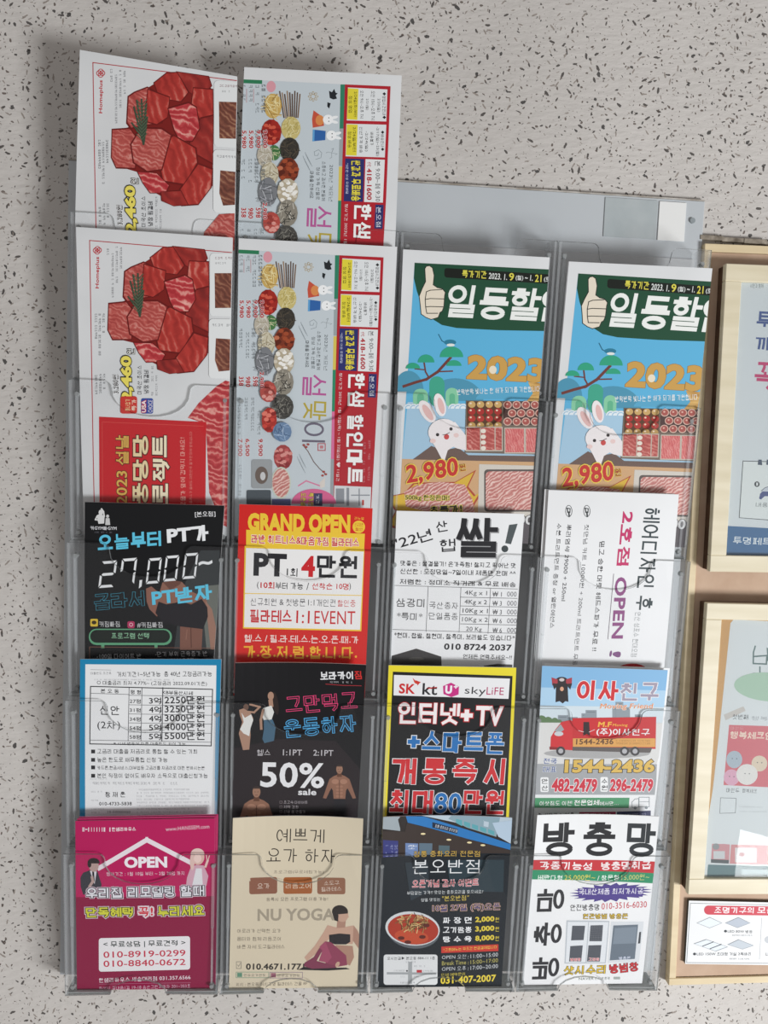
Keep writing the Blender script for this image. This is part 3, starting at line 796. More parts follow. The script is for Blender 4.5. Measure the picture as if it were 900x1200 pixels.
def mart_news(g, full):
    def V(x, y0, y1, h, t, c, b=0, **k): g.T(x, y0, x, y1, h, t, c, b, **k)
    g.P([(38, 98), (575, 130), (560, 955), (545, 1800), (20, 1800), (36, 500)], 'c3ccd1', 'blue_page')
    g.P([(38, 98), (150, 104), (150, 124), (38, 118)], '2c7a54')
    g.E(196, 138, 24, 30, 'd89aa4')
    for y0, y1, c in ((130, 360, '2f8062'), (360, 555, '9aa4a6'), (558, 735, 'd6c25a'), (735, 955, '2b8a64'), (955, 1205, 'd8709c'), (1205, 1460, '9aa0a4')):
        g.P([(552-(y0-130)*.02, y0), (574-(y0-130)*.02, y0), (572-(y1-130)*.02, y1), (552-(y1-130)*.02, y1)], c)
    g.P([(575, 130), (808, 142), (785, 720), (742, 1462), (543, 1455), (550, 955), (562, 520)], 'b01f2b', 'red_panel')
    g.P([(590, 146), (792, 158), (786, 325), (584, 318)], 'dfe2e3'); g.P([(590, 150), (644, 154), (638, 316), (585, 312)], 'e0d23c')
    g.P([(582, 335), (786, 342), (778, 512), (578, 505)], 'dfe2e3'); g.P([(584, 338), (640, 341), (634, 502), (580, 499)], 'e0d23c')
    V(766, 172, 312, 20, '◆영업시간안내◆', '2a2a2c'); V(738, 205, 275, 18, '2/20(일)', '2a2a2c'); V(708, 165, 318, 20, '오전 10시~오후 7시', '2a2a2c')
    V(680, 205, 265, 16, '2/21(월)', '2a2a2c'); V(652, 162, 308, 18, '오전 9시~오후 7시', '2a2a2c'); V(618, 168, 300, 19, '2/24일(화)부터', '3a3a18'); V(594, 190, 278, 18, '정상 영업', '3a3a18')
    V(758, 372, 478, 18, '◆배송안내◆', '2a2a2c'); V(732, 352, 505, 18, '-2/17(일)~23(월)', '2a2a2c'); V(704, 380, 448, 17, '배송불가', '2a2a2c')
    V(676, 375, 480, 17, '-2/24(일)', '2a2a2c'); V(648, 352, 488, 18, '신선가격 배송', '2a2a2c'); V(614, 352, 480, 18, '2/26일부터', '3a3a18'); V(590, 375, 460, 18, '정상 배송', '3a3a18')
    g.P([(576, 516), (674, 520), (666, 742), (568, 738)], '2a2f6a')
    V(606, 526, 736, 50, '싼값과 무료배송', 'e8d848', .03, outl='1a1d40', ow=.04, part='heading'); V(579, 540, 700, 13, '*5만원 이상 무료배달', 'd0d4e8')
    g.P([(680, 520), (778, 524), (768, 746), (672, 742)], 'e2e4e4')
    V(728, 530, 740, 28, '본 9:00~폐 9:30', '4a4a4e'); V(686, 568, 732, 26, '418-1600', 'b01c28', .03, part='price'); V(688, 534, 560, 20, '代', 'b01c28')
    g.P([(730, 756), (772, 758), (766, 882), (724, 880)], '2d3168'); V(734, 768, 872, 24, '본오점', 'dfe2ea')
    g.T(622, 752, 606, 1332, 92, '한샘 할인마트', 'f2f2f0', .05, outl='8a1420', ow=.02, part='heading')
    g.T(572, 752, 556, 1322, 20, '행사기간 2023년 1월 12일(목) ~ 1월 22일(일) ♥ 11일간', 'e6d6d6')
    for x, y0, y1 in ((742, 1105, 1150), (716, 1105, 1180), (740, 1175, 1220), (712, 1190, 1240), (738, 1245, 1320), (712, 1255, 1330)): g.L(x-14, y0, x-15, y1, 11, 'c98a90')
    g.P([(548, 1344), (742, 1352), (738, 1462), (545, 1456)], 'd4d6d8')
    for q in ((556, 1360, 600, 1440), (612, 1356, 626, 1450)): g.P(quad(*q), '8c9096')
    g.P(quad(636, 1392, 735, 1398), '8c9096'); g.P(quad(676, 1360, 682, 1450), '8c9096'); g.P(quad(694, 1420, 704, 1448), 'c04038')
    # small ornaments
    for a in range(8):
        t = a*math.pi/4; g.E(412+18*math.cos(t), 192+18*math.sin(t), 9, 6, 'b09a70', rot=math.degrees(t), n=8); g.E(412+18*math.cos(t), 192+18*math.sin(t), 6, 3.5, 'c3ccd1', rot=math.degrees(t), n=8)
    g.P([(497, 200), (493, 162), (508, 170), (520, 152), (527, 172), (538, 176), (528, 186), (534, 204), (515, 208)], '22262a'); g.P([(485, 222), (502, 228), (494, 256), (484, 244)], '22262a')
    g.P([(414, 264), (462, 300), (468, 345), (410, 355), (406, 310)], 'c4523c'); g.E(446, 316, 22, 27, 'd8894e')
    for hx, hy in ((488, 313), (505, 396)):
        for e in (-11, 12): g.E(hx+32, hy+e, 20, 8, 'eceeee', rot=e*1.2, n=12)
        g.E(hx, hy, 26, 26, 'f0f1f1', n=16); g.E(hx+4, hy-9, 3, 3, '303030', n=8); g.E(hx+4, hy+9, 3, 3, '303030', n=8)
    g.P([(410, 364), (476, 372), (474, 420), (408, 426)], '2f62a4'); g.P([(410, 364), (420, 365), (418, 426), (408, 426)], '5fa0d0')
    for cx, cy, r0 in ((372, 545, 12), (380, 520, 10), (365, 1235, 12), (372, 1215, 10)):
        for k in range(1, 4): g.S([(cx-r0*k*math.cos(t*.4)*.6+10, cy+r0*k*math.sin(t*.4-1.4)*1.2) for t in range(8)], 2, '8e979c')
    g.S([(425, 520), (452, 512), (456, 486), (440, 470), (418, 480), (420, 500), (436, 500), (440, 488)], 2.4, '8c969a')
    for a in range(4):
        t = a*math.pi/2+.2; g.S([(507, 487), (507+24*math.cos(t)+5, 487+24*math.sin(t)), (507+24*math.cos(t)-5, 487+24*math.sin(t)+5)], 2, '9aa2a6')
    g.T(495, 548, 492, 738, 20, '2023년 계묘년', '50585c', -.01); g.T(458, 530, 455, 735, 19, '소중하고 감사한 분들께', '33383c'); g.T(428, 560, 426, 730, 19, '정성 가득 선물로', '33383c'); g.T(396, 582, 395, 722, 19, '마음을 전하세요', '33383c')
    g.T(382, 757, 378, 868, 128, '설', 'b45a94', .0, part='heading'); g.T(384, 897, 380, 995, 126, '맞', 'b3a040', .0, part='heading'); g.T(380, 1010, 378, 1115, 122, '이', '6a6474', .0, part='heading')
    g.S(quad(462, 1124, 500, 1160), 5, 'b0505a', closed=True); g.P(quad(472, 1134, 490, 1150), 'c07a80')
    g.S([(385, 1135), (410, 1165), (440, 1220), (470, 1255), (500, 1282)], 4, '6a5048')
    for x, y in ((388, 1132), (410, 1128), (400, 1142), (492, 1272), (503, 1285), (486, 1292)): g.E(x, y, 8, 6, 'a04a44', n=10)
    g.E(440, 1440, 118, 78, 'd4628e', a0=180, a1=360, n=16); g.S([(360, 1345), (400, 1320), (470, 1345)], 7, 'd47a9c')
    g.T(372, 1382, 372, 1450, 26, '오픈설', 'd8c050', .02, outl='5a2838'); g.T(412, 1382, 412, 1450, 26, '특가전', 'd8c050', .02, outl='5a2838'); g.P(quad(440, 1385, 485, 1450), '3a3a60'); g.T(452, 1392, 452, 1440, 16, '기간', 'e0e0e8')
    g.P([(470, 1330), (500, 1300), (498, 1350), (475, 1360)], 'd8d0c8')
    # dishes
    FP = 'food_picture'; rnd = random.Random(5)
    def dish(cx, cy, rx, ry, base, bits, n=26, r=9, lines=False):
        g.E(cx, cy, rx, ry, base, FP, n=14)
        for i in range(n):
            t = rnd.random()*6.283; q = math.sqrt(rnd.random())*.86
            x, y = cx+rx*q*math.cos(t), cy+ry*q*math.sin(t); c = rnd.choice(bits)
            if lines:
                a = rnd.random()*3.14; g.S([(x-r*math.cos(a), y-r*math.sin(a)), (x+r*math.cos(a), y+r*math.sin(a))], 3.5, c, FP)
            else: g.E(x, y, r, r*.8, c, FP, n=7)
    for i in range(9): g.S([(240+i*13, 165+i % 3*8), (262+i*9, 300)], 7, rnd.choice(['7a6250', '9a806a', '5c483c']), FP)
    dish(205, 240, 46, 66, 'c9a860', ['e0c684', 'ecdca4', 'b08c48'], 34, 22, True)
    dish(198, 378, 52, 68, 'a0281e', ['c03a2c', '8c1c18', 'd05a44'], 30, 12)
    dish(298, 358, 50, 62, 'c8b878', ['e2d8a4', 'b8a860', 'd8cc90'], 40, 12, True)
    dish(292, 468, 50, 62, '38342e', ['2a2824', '4a443a', '5a5042'], 30, 14, True)
    dish(214, 486, 30, 40, '4a7a48', ['3a6a3a', '6a9a5a', 'c8c8a0'], 18, 12, True)
    dish(165, 500, 40, 60, 'b8b0a0', ['d8d4c8', 'a09880'], 20, 14, True)
    dish(285, 578, 54, 66, '7a3420', ['a04a2c', '8c3a22', 'c07050', '5c2416'], 26, 15)
    dish(190, 600, 46, 66, 'c8c0a8', ['a89c80', '8a7c62', 'e0dac8'], 24, 16, True)
    dish(283, 690, 54, 70, 'b4a890', ['e8e4da', 'f0eee8', 'd0c8b8'], 30, 12)
    dish(182, 690, 48, 76, '7a7c80', ['a8aab0', '5c5e62', 'c0c2c6'], 18, 22, True)
    dish(282, 800, 52, 70, '8a8478', ['5a564e', 'b8b2a4', 'd0ccc0', '3c3a36'], 34, 14, True)
    dish(200, 850, 44, 56, 'b04a42', ['c8645a', '983a34', 'e09a90'], 16, 12)
    dish(276, 930, 58, 66, '4a4844', ['2e2c2a', '6c6a64', '8a877e'], 40, 13, True)
    dish(206, 1000, 40, 66, 'a83028', ['c84438', '8a2420', 'e07868'], 18, 14)
    dish(274, 1062, 50, 52, '6a84a4', ['8aa4c4', '4c6484', 'a8bcd4'], 24, 12, True)
    dish(278, 1195, 50, 66, 'a04040', ['c05858', 'd89088', '8a2c30'], 30, 12)
    g.E(268, 1330, 52, 84, 'c8d0c0', FP); g.E(268, 1330, 46, 76, M_BACON, FP)
    g.RR(112, 1208, 222, 1360, 12, '9a9ea0', FP); g.E(165, 1290, 34, 46, '6a5c54', FP); g.E(172, 1295, 14, 22, 'c8c8c8', FP)
    g.RR(86, 1368, 215, 1450, 8, '4a5258', FP); g.P(quad(220, 1415, 318, 1450), '5a5c8a', FP)
    for (x, t) in ((152, '9,900'), (118, '9,900'), (80, '5,980'), (44, '5,980')): V(x, 366, 460, 26, t, 'ac1c24', .03, outl='eef0f0', ow=.035, part='price')
    for (x, t, e) in ((152, '2,980', 832), (118, '598', 822), (80, '980', 826), (44, '358', 820)): V(x, 745 if len(t) > 3 else 770, e, 26, t, 'ac1c24', .03, outl='eef0f0', ow=.035, part='price')
    for (x, t) in ((145, '9,900'), (76, '6,500'), (38, '7,900')): V(x, 1098, 1190, 26, t, 'ac1c24', .03, outl='eef0f0', ow=.035, part='price')
    for x in (150, 116, 82, 46):
        g.L(x, 128, x, 300 if x > 100 else 222, 18, '6a7074'); g.L(x, 516, x-1, 680 if x > 60 else 625, 17, '6a7074'); g.L(x-6, 880, x-8, 1078 if x != 82 else 1000, 16, '6a7074')
    g.L(46, 1235, 42, 1400, 15, '6a7074')
    for x in (70, 106): g.S([(x, 150), (x, 220)], 2, 'b03030')
mart_news(B2, True)
mart_news(Mapped(A2, lambda x, y: (.98*x+12, .969*y+42)), False)

def thumb_news(g):
    SK, RP_, FP = 'sky_picture', 'rabbit_picture', 'food_picture'
    g.P([(118, 168), (880, 210), (800, 1216), (50, 1206), (88, 640)], '5cb0d8', SK)
    g.P([(80, 905), (880, 925), (870, 1216), (50, 1206)], 'a4c6dc', SK)
    g.E(330, 900, 150, 120, '4c92ae', SK, a0=180, a1=360); g.E(85, 850, 80, 110, '4c92ae', SK, a0=180, a1=360); g.E(640, 890, 200, 60, '57a4c6', SK, a0=180, a1=360)
    g.RR(195, 770, 275, 930, 38, '3fa388', SK); g.RR(108, 835, 188, 935, 36, '86c8a2', SK); g.RR(280, 830, 348, 935, 32, '86c8a2', SK); g.RR(130, 860, 166, 935, 17, '62b28c', SK); g.RR(300, 860, 330, 935, 14, '62b28c', SK)
    for cx in (85, 112, 140, 320, 345, 372):
        g.E(cx, 940, 26, 26, 'e4ecf0', SK, a0=180, a1=360, n=10); g.E(cx, 940, 20, 20, 'a4c6dc', SK, a0=180, a1=360, n=10); g.E(cx, 940, 14, 14, 'e4ecf0', SK, a0=180, a1=360, n=10)
    g.P([(118, 168), (880, 208), (880, 532), (560, 526), (340, 514), (262, 498), (205, 462), (160, 405), (130, 320), (114, 250)], '1c4a33', 'green_panel')
    g.RR(275, 196, 900, 246, 14, '10160f', 'green_panel', dy=40)
    for a in (('특가기간', 368, 248, 496, 254, 40, 'd8d050'), ('2023. 1.', 508, 254, 605, 262, 32, 'd8dcd8'), ('9', 615, 264, 641, 265, 40, 'd8d050'), ('(월)', 650, 264, 690, 266, 28, 'd8dcd8'), ('~ 1.', 698, 262, 740, 266, 30, 'd8dcd8'), ('21', 752, 271, 786, 272, 38, 'd8d050'), ('(토)', 798, 272, 842, 276, 28, 'd8dcd8')):
        g.T(a[1], a[2], a[3], a[4], a[5], a[0], a[6], .02)
    for t, x0, y0, x1, y1, h in (('일', 276, 455, 425, 462, 170), ('등', 446, 466, 596, 474, 165), ('할', 606, 470, 764, 478, 168), ('인', 768, 478, 920, 486, 168)):
        g.T(x0, y0, x1, y1, h, t, 'eceeea', .045, part='heading', sh=.12)
    TH_ = [(172, 200), (180, 187), (196, 184), (212, 195), (221, 235), (216, 285), (238, 300), (264, 306), (280, 325), (276, 345), (274, 375), (272, 400), (264, 424), (252, 432), (242, 458), (205, 469), (178, 458), (152, 440), (148, 395), (142, 345), (158, 305), (176, 268)]
    g.P(TH_, 'e4d9c6', 'thumb_picture'); g.S(TH_, 4, '2a2e28', 'thumb_picture', closed=True)
    for l in ([(180, 322), (200, 314), (262, 310)], [(178, 362), (200, 358), (272, 360)], [(176, 402), (200, 400), (268, 402)], [(182, 436), (240, 436)], [(180, 322), (174, 362), (176, 402), (182, 436)]): g.S(l, 4, '2a2e28', 'thumb_picture')
    g.S([(244, 548), (262, 582), (290, 598)], 5, '23607a', SK); g.E(305, 590, 32, 15, '2a7a96', SK); g.E(308, 604, 22, 8, 'e0e4e0', SK, n=10)
    g.S([(60, 822), (120, 802), (180, 785), (240, 745), (306, 672)], 14, '6e3a34', SK); g.S([(168, 700), (175, 745), (190, 772)], 8, '6e3a34', SK); g.S([(240, 745), (316, 742)], 7, '6e3a34', SK); g.S([(120, 730), (170, 735)], 6, '6e3a34', SK)
    for x, y, a, b in ((312, 668, 62, 56), (178, 696, 44, 42), (108, 728, 38, 30), (325, 714, 40, 30)): g.E(x, y, a, b, '2fa07c', SK, a0=180, a1=360, n=14)
    g.T(390, 785, 800, 806, 130, '2023', M_GOLD if False else 'c89c50', .05, outl='8f6a30', ow=.012, part='heading')
    g.P([(715, 800), (790, 806), (780, 905), (708, 900), (740, 860)], M_GOLD); g.E(530, 735, 20, 22, 'e8dcc4', n=12)
    g.T(340, 868, 778, 850, 30, '반짝반짝 빛나는 한 해가 되기를 기원합니다', 'eef2f2')
    # mound and lower page
    g.P([(50, 1205), (815, 1216), (790, 2000), (10, 2000)], 'cfa67a', 'lower_page')
    g.P([(108, 1206), (205, 1136), (260, 1160), (345, 1145), (400, 1185), (815, 1190), (808, 1222), (108, 1208)], '6c5850', SK)
    # gift boxes of fruit and meat
    g.P([(388, 898), (790, 902), (780, 1182), (380, 1172)], '75685c', FP); g.P(quad(392, 902, 576, 1028), '5a3c28', FP); g.P(quad(584, 902, 785, 1026), '4c3430', FP)
    for r_, (cc, n) in enumerate((('c8a468', 4), ('a8302c', 4), ('b03a34', 4), ('b89458', 4))):
        for k in range(4):
            g.E(418+k*46, 918+r_*37, 20, 18, cc, FP, n=12); g.E(412+k*46, 912+r_*37, 6, 5, 'e8d0b8', FP, n=8)
    for r_ in range(3):
        for k in range(5):
            x, y = 606+k*48+(24 if r_ == 1 else 0), 920+r_*44; g.E(x, y, 23, 22, 'd8b4a4', FP, n=12); g.E(x, y, 18, 17, 'a8544c', FP, n=12); g.E(x-3, y-4, 6, 5, 'e0b0a0', FP, n=8)
    for q in ((390, 1040, 462, 1158), (466, 1040, 538, 1158), (542, 1040, 575, 1158), (594, 1045, 692, 1170), (702, 1045, 790, 1170)):
        x0, y0, x1, y1 = q; g.P(quad(x0-5, y0-5, x1+5, y1+6), 'c4bcae', FP); g.P(quad(*q), M_MINCE if x0 > 580 else M_MEAT3, FP)
    for k in range(4): g.E(478, 1058+k*30, 14, 12, 'e6ddd0', FP, n=10)
    # rabbit
    W, PK = 'ece6e6', 'e0b8b4'
    g.E(183, 955, 34, 66, W, RP_, rot=-32); g.E(186, 960, 18, 48, PK, RP_, rot=-32); g.E(250, 920, 30, 62, W, RP_, rot=-14); g.E(256, 925, 16, 44, PK, RP_, rot=-14)
    g.P([(225, 1010), (330, 1010), (385, 1080), (386, 1160), (340, 1150), (320, 1140), (290, 1160), (275, 1210), (262, 1212), (235, 1160), (205, 1110)], W, RP_)
    g.E(265, 1060, 78, 66, W, RP_, rot=-15); g.E(237, 1077, 9, 9, '332c2c', RP_, n=12); g.E(308, 1047, 9, 9, '332c2c', RP_, n=12)
    g.E(284, 1088, 14, 15, 'c84a48', RP_, n=12); g.S([(265, 1078), (280, 1076), (300, 1066)], 3, '332c2c', RP_); g.E(212, 1110, 16, 12, 'e8ccc8', RP_, n=12); g.E(335, 1080, 14, 12, 'e8ccc8', RP_, n=12)
    # burst, price, meat trays
    star = [(-40, 1405), (60, 1385), (110, 1330), (330, 1325), (440, 1262), (398, 1350), (440, 1400), (475, 1375), (425, 1455), (420, 1580), (60, 1580), (-30, 1560), (15, 1480)]
    g.P(star, 'b04a30'); g.P([(200+(x-200)*.95, 1430+(y-1430)*.93) for x, y in star], 'd8b23c')
    g.P([(60, 1378), (130, 1340), (250, 1325), (380, 1340), (420, 1420), (438, 1520), (300, 1500), (170, 1480), (70, 1455)], M_BACON, FP)
    g.T(76, 1350, 348, 1306, 112, '2,980', 'c4302a', .03, outl='e6cc50', ow=.04, part='price', sh=.08)
    g.T(356, 1270, 386, 1265, 34, '원', '9a3020', .02, outl='e6cc50', ow=.05, part='price')
    g.T(66, 1426, 298, 1428, 32, '500kg 한정판매!', '3a3420', .015, outl='e2d460', ow=.07, part='lettering')
    g.T(196, 1500, 366, 1488, 44, '초특가!', '2a2618', .03, outl='e2d460', ow=.07, part='lettering')
    g.P([(456, 1232), (800, 1242), (790, 1800), (440, 1800)], 'd2ccc2', FP); g.RR(482, 1260, 830, 1482, 18, '5c5450', FP); g.RR(490, 1270, 830, 1472, 22, M_BACON, FP)
    g.P([(440, 1500), (800, 1510), (790, 1820), (430, 1820)], '5a5458', FP)
    g.T(510, 1545, 735, 1560, 58, '22,900', 'd8d8d8', .03, outl='2a2a2c', ow=.04, part='price')
thumb_news(B3)
thumb_news(Mapped(B4, lambda x, y: (.94*x-.0415*y+64, .925*y+.013*x+56)))
# gym flyer with the digital price
s = C1; K = '0f1013'; CY = '5fc4e2'
s.P([(60, 0), (900, 0), (900, 1300), (60, 1300)], K, 'black_page')
PP = 'body_picture'
s.P([(700, 290), (800, 290), (790, 810), (560, 810), (600, 500)], '34383a', PP)
s.P([(700, 480), (800, 470), (790, 810), (730, 810)], '6a6e68', PP)
s.P([(412, 492), (440, 480), (470, 505), (500, 560), (470, 640), (430, 600), (415, 560)], '8a5e50', PP)
s.P([(498, 460), (560, 448), (600, 455), (640, 500), (730, 545), (740, 600), (520, 600), (470, 560)], '8c6252', PP)
s.P([(505, 462), (540, 500), (590, 470), (600, 455), (560, 448)], '6a4438', PP)
s.P([(725, 555), (760, 600), (785, 720), (780, 812), (752, 812), (740, 700)], '9a7464', PP)
s.P([(592, 690), (710, 700), (704, 815), (590, 815)], '7d5548', PP); s.S([(648, 700), (650, 800)], 5, '5a382e', PP); s.S([(628, 710), (622, 760)], 4, '94695a', PP)
s.P([(478, 560), (520, 575), (600, 560), (650, 575), (705, 545), (735, 590), (738, 640), (712, 705), (600, 692), (500, 670), (462, 620)], '1d1a20', PP)
s.E(172, 92, 12, 14, 'd8d8d8', n=10); s.P([(150, 108), (168, 98), (192, 112), (190, 150), (160, 152)], 'd8d8d8'); s.S([(190, 112), (186, 88), (176, 74)], 8, 'd8d8d8'); s.S([(152, 112), (144, 130), (158, 132)], 7, 'd8d8d8')
s.E(208, 112, 8, 9, 'c8c8c8', n=10); s.P([(198, 122), (218, 122), (222, 158), (196, 158)], 'c8c8c8')
s.T(118, 184, 256, 186, 20, '커GYM빠GYM', 'd8d8dc', .02); s.L(140, 200, 235, 201, 8, '70707a')
s.T(670, 118, 778, 114, 30, '[본오점]', 'e2e2e4', .01)
s.T(158, 295, 492, 268, 84, '오늘부터', CY, .035, part='heading', sh=.08)
s.T(524, 260, 742, 238, 84, 'PT가', 'eceef0', .045, part='heading', sh=.08)
SEG = {'2': 'abged', '7': 'abcf', '0': 'abcdef'}
def seg(s, d, x, y, w_, h, sk, t=15, c='e6e8ea'):
    # x, y = bottom left; leans by sk, rises to the right
    f = lambda a, b: (x+a*w_+sk*b, y-b*h-a*w_*.08)
    g_ = .035
    S_ = {'a': ((g_, 1), (1-g_, 1), (1-.18, .9), (.18, .9)), 'd': ((g_, 0), (1-g_, 0), (1-.18, .1), (.18, .1)),
          'b': ((1, 1-g_), (1, .5+g_/2), (1-.14, .56), (1-.14, .87)), 'c': ((1, .5-g_/2), (1, g_), (1-.14, .13), (1-.14, .44)),
          'f': ((0, 1-g_), (0, .5+g_/2), (.14, .56), (.14, .87)), 'e': ((0, .5-g_/2), (0, g_), (.14, .13), (.14, .44)),
          'g': ((.1, .5), (.2, .55), (.8, .55), (.9, .5), (.8, .45), (.2, .45))}
    for k in SEG[d]: s.P([f(*p) for p in S_[k]], c, 'digital_price')
seg(s, '2', 160, 490, 82, 140, 18); seg(s, '7', 268, 478, 80, 142, 18)
s.P([(378, 448), (392, 446), (388, 480), (374, 492)], 'e6e8ea', 'digital_price')
for x, y in ((410, 468), (502, 455), (602, 442)): seg(s, '0', x, y, 70, 134, 16)
s.T(690, 372, 764, 364, 24, '~', 'e6e8ea', .04, part='digital_price')
s.T(142, 606, 404, 582, 84, '골라서', '10161a', .03, outl='3f93ac', ow=.022, part='heading', sh=.06)
s.T(446, 588, 762, 548, 84, 'PT받자', CY, .035, part='heading', sh=.08)
s.RR(118, 652, 158, 692, 6, 'd8b83c'); s.E(138, 671, 13, 10, '3a2c10'); s.T(166, 695, 274, 694, 30, '커짐빠짐', 'd4d4d6')
s.RR(314, 664, 352, 701, 9, 'b0325c'); s.E(333, 682, 10, 10, 'e8c8d0', n=14); s.E(333, 682, 7, 7, 'b0325c', n=14); s.T(366, 699, 500, 697, 30, '#커짐빠짐', 'd4d4d6')
s.RR(110, 704, 548, 790, 40, '5fa07a'); s.RR(117, 710, 538, 778, 34, '18201c')
s.T(230, 758, 428, 756, 32, '프로그램 선택', '9ad0aa'); s.P(quad(175, 790, 192, 806), '5fa07a'); s.P(quad(456, 790, 472, 806), '5fa07a')
s.S([(114, 1100), (114, 800), (782, 806), (780, 1100)], 3, '7a5548')
s.T(152, 864, 386, 862, 28, '-100일 다이어트 반', 'c2c2c4'); s.T(460, 852, 734, 848, 28, '-단기 부위 근육증가 반', 'c2c2c4'); s.T(534, 884, 662, 882, 24, '-HALF PT', 'c2c2c4')

# grand opening flyer
s = C2; RD, YE = 'd02420', 'ecc53c'
s.P([(30, 0), (900, 0), (900, 1300), (30, 1300)], RD, 'red_page')
s.T(136, 194, 676, 202, 100, 'GRAND OPEN', YE, .06, part='heading')
s.E(722, 168, 33, 33, YE, n=24); s.T(700, 130, 748, 131, 15, '리뉴얼', YE); s.T(700, 165, 745, 166, 18, '신규오픈', 'c03020'); s.T(704, 188, 742, 189, 16, '할인', 'c03020')
s.P([(128, 184), (754, 204), (750, 286), (128, 272)], YE, 'printed_panel')
s.T(156, 254, 722, 274, 46, '라반 휘트니스&마음가짐 필라테스', 'c83028', .02, outl='fbf3ea', ow=.05)
s.P([(120, 268), (752, 285), (735, 716), (112, 702)], YE); s.P([(128, 280), (748, 296), (728, 708), (118, 695)], 'ecebea', 'white_panel')
s.T(166, 425, 340, 431, 122, 'PT', '26262a', .045, part='heading'); s.T(342, 428, 398, 430, 44, '1회', '26262a', .01)
s.T(418, 430, 490, 432, 112, '4', 'c8242a', .045, part='heading'); s.T(500, 434, 712, 438, 118, '만원', '26262a', .035, part='heading')
s.T(186, 496, 196, 496, 40, '(', '2c2c30'); s.T(204, 493, 277, 494, 36, '10회', 'c8242a', .02); s.T(283, 495, 428, 497, 36, '부터 가능', '2c2c30', .01); s.T(446, 499, 460, 499, 38, '/', '2c2c30')
s.T(476, 497, 668, 500, 36, '선착순 10명', 'c8242a', .01); s.T(671, 501, 680, 501, 40, ')', '2c2c30')
s.S([(124, 518), (738, 528)], 4, YE)
s.T(152, 582, 440, 586, 40, '신규회원 & 첫방문', '4c4c50', -.004); s.T(455, 585, 598, 587, 38, '1:1개인권', '4c4c50', -.004); s.T(610, 586, 704, 588, 36, '할인중', 'c8242a', -.005)
s.T(150, 670, 368, 675, 72, '필라테스', 'c8242a', .02); s.T(392, 674, 462, 676, 68, '1:1', 'c8242a', .01); s.T(488, 678, 702, 680, 70, 'EVENT', 'c8242a', .0)
s.T(120, 774, 718, 782, 42, '헬.스 / 필.라.테.스.는.오.픈.때.가', 'f0dcd4', .01)
s.T(116, 858, 712, 864, 68, '가.장.저.렴.합.니.다.', 'ecb438', .02)

# rice flyer
s = C3; B = '242428'
s.T(118, 292, 305, 236, 62, "'22년", B, .01, part='heading'); s.T(324, 200, 384, 190, 56, '산', B, .01, part='heading'); s.T(342, 302, 424, 296, 66, '햅', B, .0, part='heading')
s.T(426, 334, 646, 336, 208, '쌀', '9a9a9c', .045, part='heading'); s.lay += 1; s.T(420, 328, 640, 330, 208, '쌀', '1e1e22', .045, part='heading')
s.P([(705, 158), (750, 152), (714, 260), (684, 254)], '4c5456', 'heading'); s.E(682, 284, 18, 18, '3c4446', 'heading')
s.T(132, 374, 738, 386, 28, '맛좋은 : 물결물기! 온가족함! 찰지고 뛰어난 맛', B, .012); s.T(130, 416, 738, 428, 28, '신선한 : 도정당일~7일이내 제품만 판매 ^^', B, .012); s.T(128, 470, 738, 486, 28, '저렴한 : 정미소 직거래 & 무료 배송', B, .012)
def ln(a, b, w_=2.4, c='4a4a4e', p='price_table'): s.S([a, b], w_, c, p)
ln((100, 477), (748, 495)); ln((90, 708), (742, 728)); ln((278, 484), (266, 718)); ln((450, 488), (440, 722)); ln((606, 492), (592, 728))
for y in (538, 584, 630, 678): ln((447, y), (746, y+6))
s.T(108, 588, 256, 592, 44, '삼광미', B, .0); s.T(112, 658, 246, 662, 40, '*특미*', B, .0); s.T(282, 598, 434, 602, 36, '국산종자', B, -.005); s.T(280, 654, 432, 658, 36, '단일품종', B, -.005)
for t, x0, y, x1, pr in (('4Kg x 1', 470, 532, 586, '1'), ('4Kg x 2', 468, 580, 586, '3'), ('10Kg x 1', 458, 626, 590, '3'), ('10Kg x 2', 455, 672, 590, '6'), ('20 Kg', 476, 722, 558, '6')):
    s.T(x0, y, x1, y+3, 30, t, '3a3a3e'); s.T(616, y+2, 664, y+3, 26, '₩ '+pr, '3a3a3e'); s.T(692, y+2, 742, y+3, 26, '000', '6a6a70')  # missing digits stand in for glare hiding the prices
s.T(98, 752, 732, 768, 30, '*현미, 찹쌀, 찰현미, 찰흑미, 보리쌀도 있습니다*', B, .01); s.T(360, 814, 716, 820, 34, '010 8724 2037', B, .03); s.T(460, 862, 716, 868, 26, '언제든 연락주세요~!!', B, .01)
s.P([(80, 1130), (85, 846), (215, 808), (346, 850), (356, 1130)], '3c3a3a'); s.P([(570, 898), (640, 888), (720, 892), (712, 1130), (560, 1130)], '4c4a4a'); s.E(215, 862, 40, 10, '55534f', n=12)

# hair salon flyer, printed sideways
s = C4
s.T(604, 112, 553, 648, 92, '헤어디자인 후', '2e3c40', .012, part='heading')
s.T(487, 130, 458, 416, 66, '2호점', 'c22c66', .03, part='heading'); s.T(452, 476, 430, 800, 62, 'OPEN', '8c4a80', .03, part='heading'); s.T(424, 862, 418, 895, 60, '!', '7a4a7c', .02, part='heading')
s.S([(443, 460), (412, 802)], 3, '5a4a5a'); s.T(556, 660, 534, 895, 30, '안산 성포수 현대오점', '707678', -.01)
s.T(370, 288, 326, 865, 28, '믿고 승한 머릿 헤드스파가 무료 !!', '303034', .01); s.T(292, 200, 226, 945, 24, '첫만남 커트 10000원 + 200ml 트리트먼트 무료', '46464a', .0)
s.T(198, 200, 164, 602, 26, '뿌리염색 29000 + 250ml', '36363a', .005); s.T(148, 195, 106, 745, 24, '수분 트리트먼트 증정 or 열린에센스', '36363a', .005)
